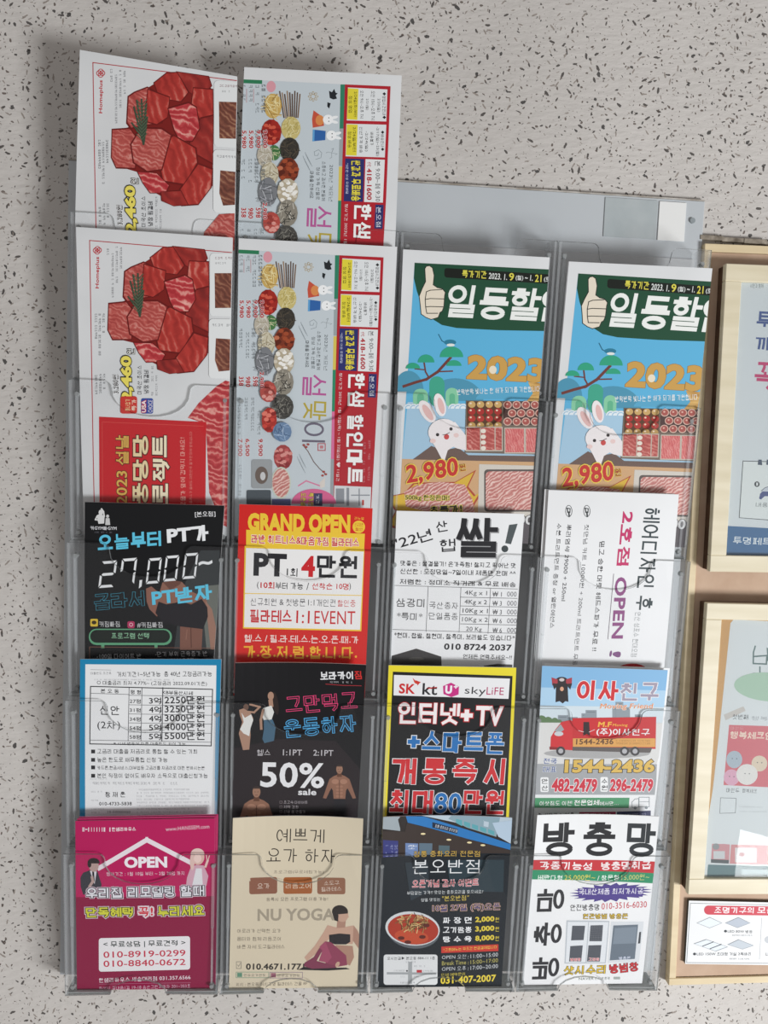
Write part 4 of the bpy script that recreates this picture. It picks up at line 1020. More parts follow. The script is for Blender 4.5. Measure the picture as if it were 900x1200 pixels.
for x in (210, 305):
    s.S([(x+17*math.cos(t*.5), 130+30*math.sin(t*.5)) for t in range(13)], 3, '44484a', closed=True); s.P([(x-12, 112), (x+10, 116), (x+8, 140), (x-8, 140)], '3c4042'); s.S([(x, 136), (x+2, 158)], 8, '3c4042')
    s.P([(x-5, 118), (x+4, 120), (x+3, 132), (x-3, 132)], 'e4e6e6')
s.E(540, 965, 78, 34, 'bb2226'); s.S([(370+30*math.cos(t*.4), 965+20*math.sin(t*.4)) for t in range(16)], 2.5, '44484a')

# loan sheet
s = D1
s.P([(20, -20), (900, -20), (900, 1200), (20, 1200)], '1c84b0', 'blue_border'); s.P([(90, 38), (782, 42), (768, 1130), (90, 1130)], 'e9eaeb', 'white_page')
k = '2a2a2e'
s.S([(118, 66), (225, 68)], 2, '8a8a8c'); s.T(118, 92, 228, 90, 13, '대출한도 조건표', '77777a'); s.T(258, 104, 758, 100, 28, '거치기간1~5년가능  총 40년 고정금리가능', k, .005)
s.L(130, 122, 560, 122, 7, 'a0a0a4'); s.T(152, 148, 732, 152, 25, '○ 대출금리 최저 4.77%~ (고정금리 2022.09.01기준)', k, .005)
s.S([(118, 154), (762, 168), (755, 465), (115, 456)], 5, k, 'price_table', closed=True)
for x, t in ((322, 3), (390, 3), (500, 5)): s.S([(x, 160), (x-5, 440)], t, '44444a', 'price_table')
s.S([(118, 190), (320, 196)], 2.4, '66666a', 'price_table'); s.S([(320, 200), (760, 206)], 2.4, '66666a', 'price_table'); s.S([(115, 436), (757, 446)], 2.4, '66666a', 'price_table')
for y in (250, 298, 345, 393): s.S([(320, y), (758, y+6)], 2.4, '66666a', 'price_table')
s.T(172, 188, 268, 190, 22, '본 오 동', k, .01); s.T(330, 194, 384, 195, 22, '평 형', k, .01); s.T(498, 196, 658, 200, 22, 'KB부동산시세', k, .01)
for i, (a, b, c) in enumerate((('27평', '3억', '2250만원'), ('31평', '4억', '3250만원'), ('34평', '4억', '3000만원'), ('54평', '5억', '4000만원'), ('58평', '5억', '5500만원'))):
    y = 243+i*47; s.T(325, y, 384, y+1, 23, a, k, .005, part='price_table'); s.T(428, y+6, 494, y+5, 38, b, k, .01, part='price_table'); s.T(510, y+5, 720, y+3, 44, c, k, .01, part='price_table')
s.T(168, 302, 270, 304, 48, '신안', k, .005); s.T(156, 386, 276, 384, 52, '(2차)', k, .0); s.T(240, 462, 620, 464, 17, '※ 시세 변동에 따른 대출한도 차이 가능', k)
for y, x1, h, t in ((508, 680, 26, '고금리 대출을 저금리로 통합 할 수 있는 기회'), (552, 524, 26, '높은 한도로 채무통합 신청 가능'), (592, 720, 21, '카드론,현금서비스,대부업등 고금리를 저금리로 대환 원하시는분'), (636, 736, 26, '본인 직장이 없어도 배우자 소득으로 대출신청가능')):
    s.P(quad(122, y-22, 143, y-2), k); s.T(154, y, x1, y, h, t, k, .005)
s.L(115, 645, 205, 645, 6, 'a8a8aa'); s.L(115, 670, 580, 670, 13, '8a8a8e')
s.T(196, 738, 302, 737, 30, '황 재 훈', k, .01); s.T(164, 781, 336, 780, 19, '010-4733-5838', k, .015); s.T(208, 822, 328, 822, 14, '10-00000450', '55555a'); s.L(122, 712, 180, 712, 8, '99999c'); s.L(122, 758, 160, 758, 8, '99999c'); s.L(122, 804, 190, 804, 8, '99999c'); s.L(122, 822, 170, 822, 8, '99999c')
for i, y in enumerate(range(702, 850, 17)): s.L(362, y, 745 if i % 3 else 640, y-2, 9, 'a6a6aa')

# black gym flyer with neon words
s = D2; BP = 'people_picture'
s.P([(0, -20), (900, -20), (900, 1200), (0, 1200)], '0f0e12', 'black_page')
s.P([(60, 480), (300, 430), (600, 440), (740, 600), (700, 1100), (50, 1100)], '241c20', 'printed_panel')
s.T(520, 122, 692, 113, 44, '보라카이', 'e6e6e8', .03, part='heading'); s.T(699, 113, 738, 111, 44, '짐', 'd0302c', .03, part='heading'); s.S([(548, 142), (640, 147), (735, 146)], 3, 'b03038'); s.L(570, 136, 690, 134, 9, 'c0c0c4')
s.T(342, 302, 714, 268, 90, '그만먹고', '1c1318', -.004, outl='e8447c', ow=.03, part='neon_heading'); s.T(335, 424, 708, 388, 92, '운동하자', '1a3a54', .0, outl='5ab4ea', ow=.032, part='neon_heading')
SKN, SK2 = 'a88470', '8a6250'
s.E(128, 262, 14, 17, '6a5044', BP); s.S([(128, 285), (170, 290), (200, 262), (150, 248)], 10, SKN, BP); s.P([(92, 275), (115, 268), (150, 290), (166, 320), (150, 380), (152, 410), (145, 485), (112, 488), (90, 400), (108, 340), (95, 300)], SKN, BP)
s.P([(104, 290), (122, 318), (155, 300), (166, 330), (152, 372), (145, 415), (115, 400), (96, 378), (116, 340)], 'dcdcd8', BP)
s.E(284, 245, 14, 60, '2a201e', BP, rot=-8); s.E(258, 205, 16, 22, SKN, BP); s.P([(245, 225), (268, 222), (272, 262), (250, 268)], SKN, BP); s.P([(218, 268), (262, 255), (275, 290), (262, 330), (222, 335), (210, 300)], 'd8d8d4', BP); s.S([(218, 280), (206, 330), (208, 375)], 13, SKN, BP)
s.P([(222, 330), (268, 328), (284, 370), (275, 440), (225, 452), (214, 430), (222, 380)], '44647a', BP)
def muscleman(x, y, k, arms):
    f = lambda a, b: (x+a*k, y+b*k)
    s.P([f(-52, 60), f(-70, 78), f(-88, 130), f(-112, 200), f(-90, 205), f(-64, 150), f(-52, 130)], SK2, BP); s.P([f(52, 60), f(70, 78), f(88, 130), f(112, 200), f(90, 205), f(64, 150), f(52, 130)], SK2, BP)
    s.P([f(-15, 42), f(15, 42), f(40, 52), f(68, 72), f(60, 120), f(44, 150), f(38, 220), f(-38, 220), f(-44, 150), f(-60, 120), f(-68, 72), f(-40, 52)], '8f6652', BP)
    s.P([f(-13, 26), f(13, 26), f(17, 56), f(-17, 56)], '64402f', BP); s.E(x, y+4*k, 22*k, 31*k, '9c7560', BP); s.E(x, y-14*k, 22*k, 14*k, '3a2c28', BP, a0=180, a1=360); s.E(x-8*k, y+4*k, 3*k, 2*k, '3a2a24', BP, n=8); s.E(x+8*k, y+4*k, 3*k, 2*k, '3a2a24', BP, n=8); s.S([(x-6*k, y+22*k), (x+6*k, y+22*k)], 3*k, '70463a', BP)
    for q in ((-28, 88, 25, 17), (28, 88, 25, 17)): s.E(*f(q[0], q[1]), q[2]*k, q[3]*k, 'a87c66', BP)
    for r_ in range(4):
        for e in (-13, 13): s.E(*f(e, 122+r_*22), 11*k, 8*k, 'a0745e', BP, n=10)
    s.S([f(0, 80), f(0, 210)], 3*k, '5c3c30', BP)
muscleman(183, 705, .95, 0)
muscleman(620, 585, .78, 0); s.P([(590, 745), (650, 745), (660, 850), (625, 870), (585, 860)], '1c1a20', BP); s.S([(600, 860), (596, 1000)], 26, SK2, BP); s.S([(645, 860), (655, 1000)], 26, SK2, BP)
s.T(186, 518, 256, 519, 34, '헬스', 'c4c0c4'); s.T(322, 517, 422, 518, 32, '1:1PT', 'c4c0c4', .01); s.T(482, 518, 587, 519, 32, '2:1PT', 'c4c0c4', .01)
s.T(202, 684, 538, 690, 138, '50%', 'e8e8ea', .022, part='heading'); s.T(402, 726, 498, 727, 34, 'sale', 'e0e0e2', .03)
for y, t, x1 in ((772, '초고속 다이어트', 452), (797, '체력 강화', 404), (822, '선생 몸 만들기', 438), (847, '바른 체형', 398)): s.T(326, y, x1, y+1, 17, t, 'b0a8ac'); s.S(quad(306, y-14, 318, y-2), 2, '807478', closed=True)

# internet flyer
s = D3
s.P([(0, -20), (900, -20), (900, 1200), (0, 1200)], 'e6d62e', 'yellow_border'); s.P([(92, 78), (722, 98), (676, 1090), (40, 1090), (60, 800)], '121215', 'black_page')
s.P([(98, 95), (708, 112), (700, 218), (95, 202)], 'e6e6e8', 'white_panel')
s.T(122, 192, 208, 195, 54, 'SK', 'c8282a', .03); s.P([(196, 110), (215, 128), (240, 134), (214, 142), (205, 134)], 'd0402c'); s.P([(212, 122), (238, 132), (222, 150)], 'c8342a')
s.T(246, 198, 324, 200, 62, 'kt', '26262a', .015); s.S([(272, 165), (322, 160)], 6, 'c8282a')
s.P([(356, 152), (398, 134), (440, 155), (438, 196), (400, 210), (358, 194)], 'c42a80'); s.T(366, 192, 402, 193, 44, 'U', 'eeeaf0', .06); s.T(412, 165, 434, 165, 20, '+', 'eeeaf0', .04)
s.T(468, 203, 578, 208, 50, 'sky', '2e2e32', .0); s.T(584, 196, 674, 198, 40, 'LiFE', 'b02a60', .0)
WR = dict(part='heading')
s.T(116, 352, 440, 358, 118, '인터넷', 'ece6e6', .04, outl='b8242a', ow=.03, **WR); s.T(446, 335, 510, 336, 62, '+', 'ece6e6', .07, outl='b8242a', ow=.05, **WR); s.T(525, 358, 668, 360, 105, 'TV', 'ece6e6', .035, outl='b8242a', ow=.03, **WR)
s.T(168, 475, 232, 476, 64, '+', '2470b4', .07, outl='e8eaec', ow=.04, **WR); s.T(242, 500, 672, 508, 118, '스마트폰', '2470b4', .035, outl='e8eaec', ow=.025, **WR)
for t, x0, x1 in (('개', 84, 210), ('통', 244, 368), ('즉', 400, 530), ('시', 566, 674)): s.T(x0, 666, x1, 668, 140, t, 'cc2c32', .045, outl='e8eaec', ow=.025, **WR)
s.T(72, 822, 298, 825, 130, '최대', 'cc2c32', .045, outl='e8eaec', ow=.025, **WR); s.T(306, 820, 448, 822, 112, '80', '2470b4', .02, outl='e8eaec', ow=.025, **WR); s.T(458, 824, 670, 826, 130, '만원', 'cc2c32', .045, outl='e8eaec', ow=.025, **WR)

# moving company flyer
s = D4
s.P([(90, 20), (800, 20), (790, 320), (80, 315)], '7fb2da', 'sky_picture'); s.P([(95, 160), (800, 175), (790, 330), (80, 330)], 'a9cbe4', 'sky_picture'); s.P([(85, 255), (800, 262), (790, 345), (80, 345)], 'ccd9e0', 'sky_picture')
for x0, x1, y in ((196, 250, 305), (250, 300, 315), (320, 342, 295), (342, 400, 278), (482, 575, 262), (500, 540, 235), (600, 640, 300)): s.P(quad(x0, y, x1, 345), '8a949c', 'city_picture'); s.P(quad(x0+6, y+8, x1-8, y+12), '6c767e', 'city_picture')
for x, r_ in ((110, 32), (145, 26), (180, 22), (205, 14)): s.E(x, 345, r_, r_*1.2, '5c7a52', 'city_picture', a0=180, a1=360)
s.P([(70, 344), (790, 344), (712, 560), (62, 560)], 'd6d6d4', 'city_picture')
s.T(292, 224, 510, 228, 104, '이사', 'c8232a', .045, outl='f0eeee', ow=.03, part='heading'); s.T(520, 228, 722, 230, 98, '친구', '9c92a4', .03, outl='f0eeee', ow=.03, part='heading')  # second word grayed: the glare over it is put into the ink
s.P([(188, 132), (248, 132), (252, 236), (236, 232), (222, 244), (205, 232), (184, 238)], '241c20', 'emblem'); s.E(218, 125, 32, 20, '2c2024', 'emblem'); s.P([(164, 108), (196, 118), (196, 138), (168, 150)], 'a83440', 'emblem'); s.P([(272, 108), (240, 118), (240, 138), (270, 150)], 'a83440', 'emblem')
s.P([(168, 138), (198, 142), (178, 172)], '2c2024', 'emblem'); s.P([(272, 138), (240, 142), (262, 172)], '2c2024', 'emblem'); s.E(218, 168, 10, 12, 'd8a080', 'emblem', n=10); s.E(218, 120, 14, 9, 'c8c0c0', 'emblem', n=10)
s.T(416, 278, 690, 276, 34, 'Moving Friend', 'd8742c', .0, sh=.15, outl='f0e4d8', ow=.04)
TP = 'truck_picture'
s.E(400, 505, 280, 26, 'a8a8a8', TP)
s.P([(268, 470), (272, 320), (712, 312), (708, 480)], 'c32229', TP); s.P([(155, 482), (158, 420), (182, 380), (215, 340), (262, 330), (272, 336), (272, 488)], 'cc2a30', TP); s.P([(178, 388), (210, 352), (228, 380), (205, 398)], '9aa4a8', TP); s.E(200, 402, 24, 12, 'c8ccd0', TP)
s.P([(274, 426), (706, 424), (706, 470), (274, 470)], 'd8a054', TP); s.P([(272, 470), (690, 474), (680, 500), (272, 490)], '5c5654', TP); s.P([(150, 470), (215, 474), (215, 486), (152, 486)], '8a1c22', TP)
for x in (210, 545, 600): s.E(x, 492, 24, 24, '3c3a3c', TP); s.E(x, 492, 13, 13, 'b0b0b4', TP)
s.P([(330, 340), (360, 340), (364, 412), (346, 402), (328, 412)], '2c1a1e', TP); s.S([(304, 385), (330, 392)], 3, 'e0c8c8', TP); s.S([(360, 392), (388, 380)], 3, 'e0c8c8', TP)
s.T(290, 458, 486, 456, 30, '1544-2436', '5c3a20', .02); s.L(500, 442, 690, 442, 9, '9a6a34'); s.L(500, 456, 690, 456, 9, '9a6a34')
s.T(405, 366, 475, 366, 28, 'M.F', 'e8b040', .03, sh=.1); s.T(482, 366, 560, 366, 18, 'Moving', 'e8b040', .01, sh=.1); s.T(396, 412, 676, 414, 40, '(주)이사친구', 'f0e6e6', .02, outl='8a1418', ow=.02)
s.P([(85, 560), (715, 560), (710, 722), (72, 722)], 'a2a5a8', 'printed_panel')
s.T(118, 560, 188, 561, 30, '전국', '2c4c8a', .015, outl='e8eaec', ow=.05); s.T(116, 603, 186, 604, 30, '대표', '2c4c8a', .015, outl='e8eaec', ow=.05)
s.T(228, 607, 700, 604, 72, '1544-2436', 'd8b458', .045, outl='2c2822', ow=.035, part='phone_number')
s.RR(103, 630, 146, 708, 8, 'eceeee'); s.T(108, 664, 141, 664, 26, '안', '2a2a2e', .01); s.T(108, 700, 141, 700, 26, '산', '2a2a2e', .01); s.RR(418, 628, 458, 706, 8, 'eceeee'); s.T(423, 662, 454, 662, 26, '수', '2a2a2e', .01); s.T(423, 698, 454, 698, 26, '원', '2a2a2e', .01)
s.T(160, 708, 398, 710, 74, '482-2479', 'c82e40', .05, outl='f4eef0', ow=.035, part='phone_number'); s.T(466, 706, 692, 706, 72, '296-2479', 'c82e40', .05, outl='f4eef0', ow=.035, part='phone_number')
s.P([(72, 740), (572, 738), (568, 792), (68, 792)], '4a9468'); s.T(98, 782, 268, 780, 26, '이삿짐도 이젠', 'e8f0ea', .01, outl='2c5a40', ow=.03); s.T(280, 780, 412, 778, 30, '전문업체', 'f0f4f0', .02, outl='2c5a40', ow=.03); s.T(415, 780, 515, 778, 22, '에서만…', 'e8f0ea', .01, outl='2c5a40', ow=.03)
s.S([(586, 790), (584, 762), (600, 745), (620, 742), (620, 788)], 3, '8a9296', closed=True); s.S(quad(622, 735, 676, 786), 3, '8a9296', closed=True); s.S([(622, 760), (676, 758)], 2, '8a9296'); s.E(602, 792, 8, 8, '8a9296', n=12); s.E(660, 790, 8, 8, '8a9296', n=12)
s.T(94, 842, 280, 838, 24, '▶ 사다리 1~25층', '2a2a2e', .015); s.P([(308, 815), (500, 812), (500, 880), (305, 880)], 'a83050'); s.T(328, 848, 476, 845, 26, '포장이사', 'e8ccd4'); s.P([(506, 812), (684, 806), (684, 880), (504, 880)], '3a3c5c'); s.L(520, 836, 660, 832, 12, '9a9cb4')
for y in (870, 900, 930, 960): s.L(80, y, 640, y, 14, '55555a')

# magenta remodeling flyer
s = E1; MG = 'b61c5a'
s.P([(40, 0), (900, -20), (900, 455), (40, 465)], MG, 'magenta_page'); s.P([(40, 455), (900, 445), (900, 1200), (40, 1200)], '8a1440', 'magenta_page')
for x, w_ in ((120, 5), (128, 3), (150, 5), (166, 3), (180, 3), (194, 4), (208, 3), (222, 4), (232, 8), (262, 6)): s.P(quad(x, 88, x+w_, 110), 'e8d4de', 'logo')
s.P(quad(134, 96, 146, 101), 'e8d4de', 'logo'); s.T(276, 108, 402, 106, 22, '한샘리하우스', 'f0e4ea', .02); s.T(560, 106, 790, 90, 21, 'www.HANSSEM.com', 'e4c8d4')
s.S([(210, 300), (460, 152)], 24, 'e6dbe2', 'house_outline'); s.S([(460, 152), (695, 272)], 24, 'e6dbe2', 'house_outline')
s.T(342, 300, 568, 297, 62, 'OPEN', 'ece6ec', .05, part='heading'); s.T(248, 342, 658, 336, 21, '행사기간 : 1월 10일 부터 ~ 2월 28일 까지', 'e4c8d4')
PE = 'people_picture'
s.P([(110, 350), (125, 325), (160, 312), (200, 318), (222, 385), (215, 440), (125, 440), (112, 400)], '3a3a42', PE); s.P([(160, 315), (196, 318), (185, 385), (172, 350)], 'd8d4da', PE); s.P([(172, 318), (182, 318), (186, 372), (176, 372)], '1c1c22', PE)
s.E(181, 288, 26, 32, 'b49a94', PE); s.E(180, 272, 32, 24, '2a2426', PE, a0=170, a1=370); s.E(158, 280, 10, 18, '2a2426', PE); s.S([(160, 395), (176, 370), (172, 350)], 14, 'b49a94', PE)
s.P([(690, 300), (720, 282), (760, 285), (785, 340), (775, 390), (668, 388), (672, 350)], 'cfa4b4', PE); s.P([(720, 300), (750, 300), (756, 388), (700, 388)], 'dcdce0', PE); s.E(730, 240, 34, 42, 'd8b4a8', PE); s.E(728, 225, 36, 30, 'e0c4bc', PE, a0=170, a1=370); s.E(700, 265, 12, 45, 'dcbcb4', PE); s.E(728, 248, 20, 24, 'e8ccc4', PE); s.S([(770, 290), (780, 262)], 12, 'e0c0b8', PE); s.S([(778, 255), (774, 232)], 5, 'e0c0b8', PE); s.S([(784, 255), (790, 234)], 5, 'e0c0b8', PE)
for t, x0, y0, x1, y1 in (('우리집', 142, 460, 330, 456), ('리모델링', 362, 454, 606, 450), ('할때', 640, 448, 764, 445)): s.T(x0, y0, x1, y1, 58, t, 'e2e2e8', .03, outl='241c26', ow=.06, outl2='d4c0cc', part='heading')
for t, x0, y0, x1, y1, c, o in (('단독혜택', 140, 562, 388, 558, 'd4d444', '2c281c'), ('꼭!', 416, 558, 494, 556, 'cc2436', 'e8dce0'), ('누리세요', 520, 555, 764, 546, 'd4d444', '2c281c')): s.T(x0, y0, x1, y1, 56, t, c, .03, outl=o, ow=.06, outl2='d8c4cc', part='heading')
s.RR(207, 670, 688, 848, 14, 'e8e6e8', 'white_panel', dy=-12); s.T(232, 722, 664, 712, 36, '< 무료상담 | 무료견적 >', '2c3a38', .015)
s.T(232, 775, 664, 764, 36, '010-8919-0299', 'c42c48', .01, part='phone_number'); s.T(232, 823, 664, 812, 36, '010-8840-0672', 'c42c48', .01, part='phone_number')
s.T(208, 906, 690, 890, 26, '한샘리하우스 새솔대리점 031.357.6566', 'e8d8e0', .01); s.S([(208, 914), (690, 906)], 2, 'b06a84'); s.T(208, 948, 690, 934, 22, '화성시 꽃내음1길 19-18 송산그린프라자 201~203호', 'd0a8ba')

# yoga flyer
s = E2; BR = '4a3a34'
s.P([(40, 0), (900, 0), (900, 1200), (40, 1200)], 'd2c6ae', 'beige_page')
s.T(332, 168, 584, 170, 74, '예쁘게', '26221f', -.008, part='heading'); s.T(280, 272, 640, 274, 76, '요가 하자', '26221f', -.008, part='heading')
s.T(318, 334, 582, 332, 20, '프로그램(무료체험가능)', '7c7064', -.005)
for x0, x1, c in ((190, 337, '8a5a46'), (370, 521, 'a05c30'), (548, 696, '8f634c')): s.RR(x0, 351, x1, 438, 12, c, dy=-2)
s.T(232, 410, 296, 409, 30, '요가', 'd8c4b4', .0); s.T(382, 410, 512, 408, 30, '리듬코어', 'e0c8b0', .0); s.T(584, 390, 664, 386, 22, '소도구', 'd8c4b4'); s.T(570, 424, 676, 418, 24, '필라테스', 'd8c4b4')
s.T(280, 476, 604, 472, 20, '등록시 모든 프로그램 이용 가능!', '5c5046'); s.T(233, 580, 640, 576, 68, 'NU YOGA', 'a09684', .03, part='heading')
for y, x1, t in ((642, 355, '아로리가 선택한 요가'), (684, 355, '몸터와 함께 리듬코어'), (726, 376, '바른 자세 도구필라테스')): s.T(126, y, x1, y, 22, t, '6c6256')
s.S(quad(122, 795, 147, 831), 2.4, '5c5a56', closed=True); s.S([(128, 812), (134, 820), (142, 804)], 2.4, '5c5a56'); s.T(172, 838, 480, 838, 36, '010.4671.1771', '2c2826', .03, part='phone_number')
s.S(quad(120, 850, 292, 880), 2.4, '5f8c74', closed=True); s.P(quad(126, 854, 152, 876), '5f8c74'); s.T(160, 874, 275, 874, 15, '앤유요가앤핏', '7a7268'); s.S(quad(298, 851, 470, 882), 2.4, '7c6480', closed=True); s.P(quad(304, 855, 330, 878), '9c6474'); s.T(338, 876, 455, 876, 15, '앤유요가앤핏', '7a7268')
s.T(120, 926, 495, 920, 20, '위치 : 본오동 허치과옆 필라테스 건물 8F', '6c6256')
WP = 'woman_picture'; S1, S2, PK = 'c09c88', 'a88270', '8a3e56'
s.P([(446, 838), (478, 822), (560, 828), (700, 826), (720, 834), (600, 842)], '241f22', WP)
s.P([(645, 705), (735, 710), (742, 770), (720, 815), (640, 780)], S2, WP)
s.P([(602, 600), (650, 612), (700, 608), (738, 600), (760, 625), (742, 650), (735, 700), (620, 700), (598, 650)], S1, WP)
s.P([(740, 600), (762, 630), (790, 700), (770, 730), (735, 680)], S2, WP); s.P([(602, 600), (580, 640), (535, 710), (480, 772), (494, 792), (560, 735), (612, 670)], S1, WP)
s.P([(655, 560), (700, 565), (695, 612), (650, 615)], S2, WP); s.E(680, 545, 32, 38, S1, WP); s.P([(706, 540), (716, 556), (704, 562)], S1, WP)
s.E(668, 528, 42, 34, '2a2422', WP, a0=150, a1=375); s.P([(634, 520), (660, 545), (658, 580), (640, 575), (630, 545)], '2a2422', WP)
s.P([(610, 652), (665, 644), (722, 648), (722, 688), (700, 702), (640, 702), (612, 690)], '272327', WP)
s.P([(590, 686), (620, 690), (700, 760), (706, 812), (640, 824), (580, 820), (612, 770), (575, 735)], PK, WP); s.P([(590, 686), (560, 715), (572, 745), (556, 790), (600, 800), (625, 770)], '9c4a64', WP)
s.P([(482, 800), (530, 770), (560, 720), (575, 735), (545, 790), (640, 815), (650, 826), (520, 832), (478, 818)], '7c3850', WP); s.E(655, 808, 10, 16, S1, WP, rot=30)

# restaurant flyer
s = E3
s.P([(20, 0), (900, 0), (900, 1200), (20, 1200)], '161d24', 'dark_page')
SP = 'shop_picture'
s.P([(70, 10), (800, 10), (760, 250), (70, 250)], '2c2624', SP); s.P([(190, 10), (800, 10), (770, 130), (520, 75), (300, 30)], 'b8c8d4', SP); s.P([(78, 25), (175, 30), (175, 105), (80, 90)], '9aa4aa', SP)
s.P([(455, 20), (700, 30), (680, 132), (530, 90), (430, 45)], '8aa4b0', SP)
for k in range(5): s.P([(470+k*42, 45+k*12), (502+k*42, 52+k*13), (502+k*42, 82+k*11), (470+k*42, 66+k*12)], '5ea4ae', SP)
s.P([(660, 60), (770, 40), (765, 170), (690, 130)], 'b4c8da', SP)
s.P([(205, 28), (300, 32), (420, 68), (760, 168), (758, 198), (520, 145), (340, 95), (215, 62)], '2c76b8', SP); s.P([(345, 62), (480, 98), (476, 122), (345, 90)], '1c2a40', SP); s.T(358, 88, 474, 116, 16, '정통 중화요리 본오반점', 'd8dce4')
s.P([(210, 62), (350, 98), (540, 150), (758, 200), (750, 260), (75, 260), (80, 100), (200, 108)], '3a302c', SP)
for x, y in ((296, 122), (432, 153), (540, 166), (610, 178)): s.E(x, y, 13, 5, 'e8d8a8', SP, n=10)
s.P([(84, 148), (164, 156), (164, 246), (84, 246)], '383c78', SP); s.P([(202, 168), (270, 172), (268, 250), (202, 250)], '6c84b0', SP); s.T(218, 200, 252, 200, 22, '고', 'e0e4ec'); s.T(216, 190, 262, 190, 10, '중화요리', 'e0e4ec')
for x in (98, 122, 146): s.L(x, 175, x, 240, 14, '9aa0c8')
s.P([(275, 170), (345, 172), (342, 250), (275, 250)], '5c7080', SP); s.P([(378, 182), (436, 184), (434, 250), (378, 250)], '50646c', SP)
s.P([(75, 240), (760, 215), (760, 270), (75, 270)], '161d24', SP)
s.P([(200, 270), (320, 270), (330, 420), (230, 470)], '2a343c', 'dark_page'); s.P([(420, 260), (720, 250), (716, 420), (440, 420)], '283840', 'dark_page')
s.T(245, 242, 594, 238, 32, '정통 중화요리 전문점', 'bc9c4c', .01, outl='1c1814', ow=.03); s.T(240, 330, 592, 324, 74, '본오반점', 'e2e4e6', -.006, part='heading')
s.T(238, 402, 586, 392, 40, '오픈기념 감사 이벤트', 'b8303a', .01, outl='eed8dc', ow=.045); s.T(210, 440, 610, 430, 20, '부담없는 가격!! 맛있는 중화요리을 찾으세요?', 'd4d8da'); s.T(284, 476, 386, 472, 18, '정말 맛있는', 'd4d8da'); s.T(396, 474, 536, 468, 28, '"본오반점"', 'd4bc54', .0)
s.T(345, 535, 700, 520, 42, '10월 27일 (목)오픈', '2c346c', .015, outl='dcb494', ow=.05, part='heading')
BW = 'noodle_bowl_picture'
s.E(245, 632, 138, 92, '5a6066', BW, rot=6, n=30); s.E(240, 618, 144, 90, 'ccd0d2', BW, rot=6, n=32); s.E(243, 622, 134, 80, 'a83420', BW, rot=6, n=32); s.E(235, 660, 90, 38, 'bc4a2c', BW, rot=6)
rnd = random.Random(3)
for i in range(70):
    t = rnd.random()*6.283; q = math.sqrt(rnd.random()); x, y = 240+80*q*math.cos(t), 592+42*q*math.sin(t); a = rnd.random()*3.14; l = 10+rnd.random()*12
    s.S([(x-l*math.cos(a), y-l*math.sin(a)), (x+3, y-5), (x+l*math.cos(a), y+l*math.sin(a))], 4, rnd.choice(['a88450', 'c8a468', '7a5a34', 'd8bc84', '5c4228']), BW)
for x, y in ((180, 668), (292, 662), (312, 600), (215, 690)): s.E(x, y, 18, 10, '5a2018', BW, n=12)
for i, (t, p) in enumerate((('짜 장 면', '2,000'), ('고기짬뽕', '3,000'), ('탕 수 육', '8,000'))):
    y = 592+i*50; s.T(400, y, 550, y-3, 34, t, 'e6e8ea', .025, part='menu'); s.T(570, y-4, 670, y-10, 34, p, 'dcc640', .04, part='menu'); s.T(675, y-10, 694, y-11, 26, '원', 'dcc640', .0, part='menu')
s.P([(392, 714), (692, 700), (692, 736), (392, 748)], 'c4362c'); s.T(402, 740, 684, 722, 17, '*그릇메뉴는 무조건 현금결제입니다', 'e8c850')
for i, (a, b, c) in enumerate((('OPEN 오전', '11:00~15:00', 'c4c8cc'), ('Break Time', '15:00~17:00', 'b4ac60'), ('OPEN 오후', '17:00~20:00', 'c4c8cc'))):
    y = 783+i*31; s.T(395, y, 522, y-6, 23, a, c, -.005); s.T(531, y-6, 535, y-6, 14, ':', c); s.T(546, y-7, 690, y-18, 22, b, c, -.005)
s.T(392, 874, 516, 868, 18, '단체 예약문의', 'c8b848'); s.T(388, 914, 680, 900, 40, '031-407-2007', 'e0ca44', .03, part='phone_number')
s.RR(88, 756, 372, 918, 14, 'd8dadb', 'map'); s.T(106, 785, 358, 783, 18, '오시는길▶ 본오동 884-11 1층', '33363a', .005, part='map')
s.P([(104, 850), (365, 852), (365, 864), (104, 862)], '9ea2a4', 'map'); s.P([(218, 795), (238, 795), (238, 912), (216, 912)], '9ea2a4', 'map'); s.P(quad(262, 838, 290, 852), 'b83038', 'map'); s.E(211, 843, 5, 5, '2c2c30', 'map', n=8)
for x0, y, x1 in ((142, 846, 202), (248, 822, 308), (296, 847, 352), (168, 878, 204), (248, 878, 290), (176, 910, 270), (205, 800, 258)): s.L(x0, y, x1, y, 8, '8a8e92', 'map')

# insect screen flyer
s = E4
for t, x0, x1 in (('방', 156, 322), ('충', 370, 536), ('망', 596, 742)): s.T(x0, 284, x1, 282, 180, t, '1c1c20' if t != '망' else '2c3034', .035, part='heading')
s.P([(90, 300), (760, 305), (742, 366), (102, 352)], 'c03038', 'red_band'); s.P([(102, 352), (742, 366), (736, 420), (98, 402)], '2c8c64', 'green_band')
s.T(142, 350, 418, 358, 44, '각종기능성', 'eee4e4', .02); s.T(468, 356, 726, 345, 44, '방충망취급', 'eee4e4', .02)
s.T(134, 408, 262, 412, 30, '베란다형', 'e4f0e8', .01); s.T(274, 412, 436, 410, 32, '25,000원~', 'd8cc5c', .0); s.T(448, 412, 560, 408, 30, '/ 창문형', 'e4f0e8', .01); s.T(574, 410, 718, 402, 32, '15,000원~', 'c8cc7c', .0)
pts = []
for i in range(40):
    t = i/40*6.283; r_ = 1 if i % 2 else .74; pts.append((518+218*r_*math.cos(t)*(1.0 if abs(math.cos(t)) > .7 else .9), 472+50*r_*math.sin(t)-(12*math.cos(t))))
s.P(pts, '4c3c88', 'burst'); s.P([(345, 452), (690, 440), (685, 492), (350, 502)], '4c3c88', 'burst'); s.T(350, 487, 686, 478, 34, '국내산제품 최저가시공', 'e6e4f0', .01)
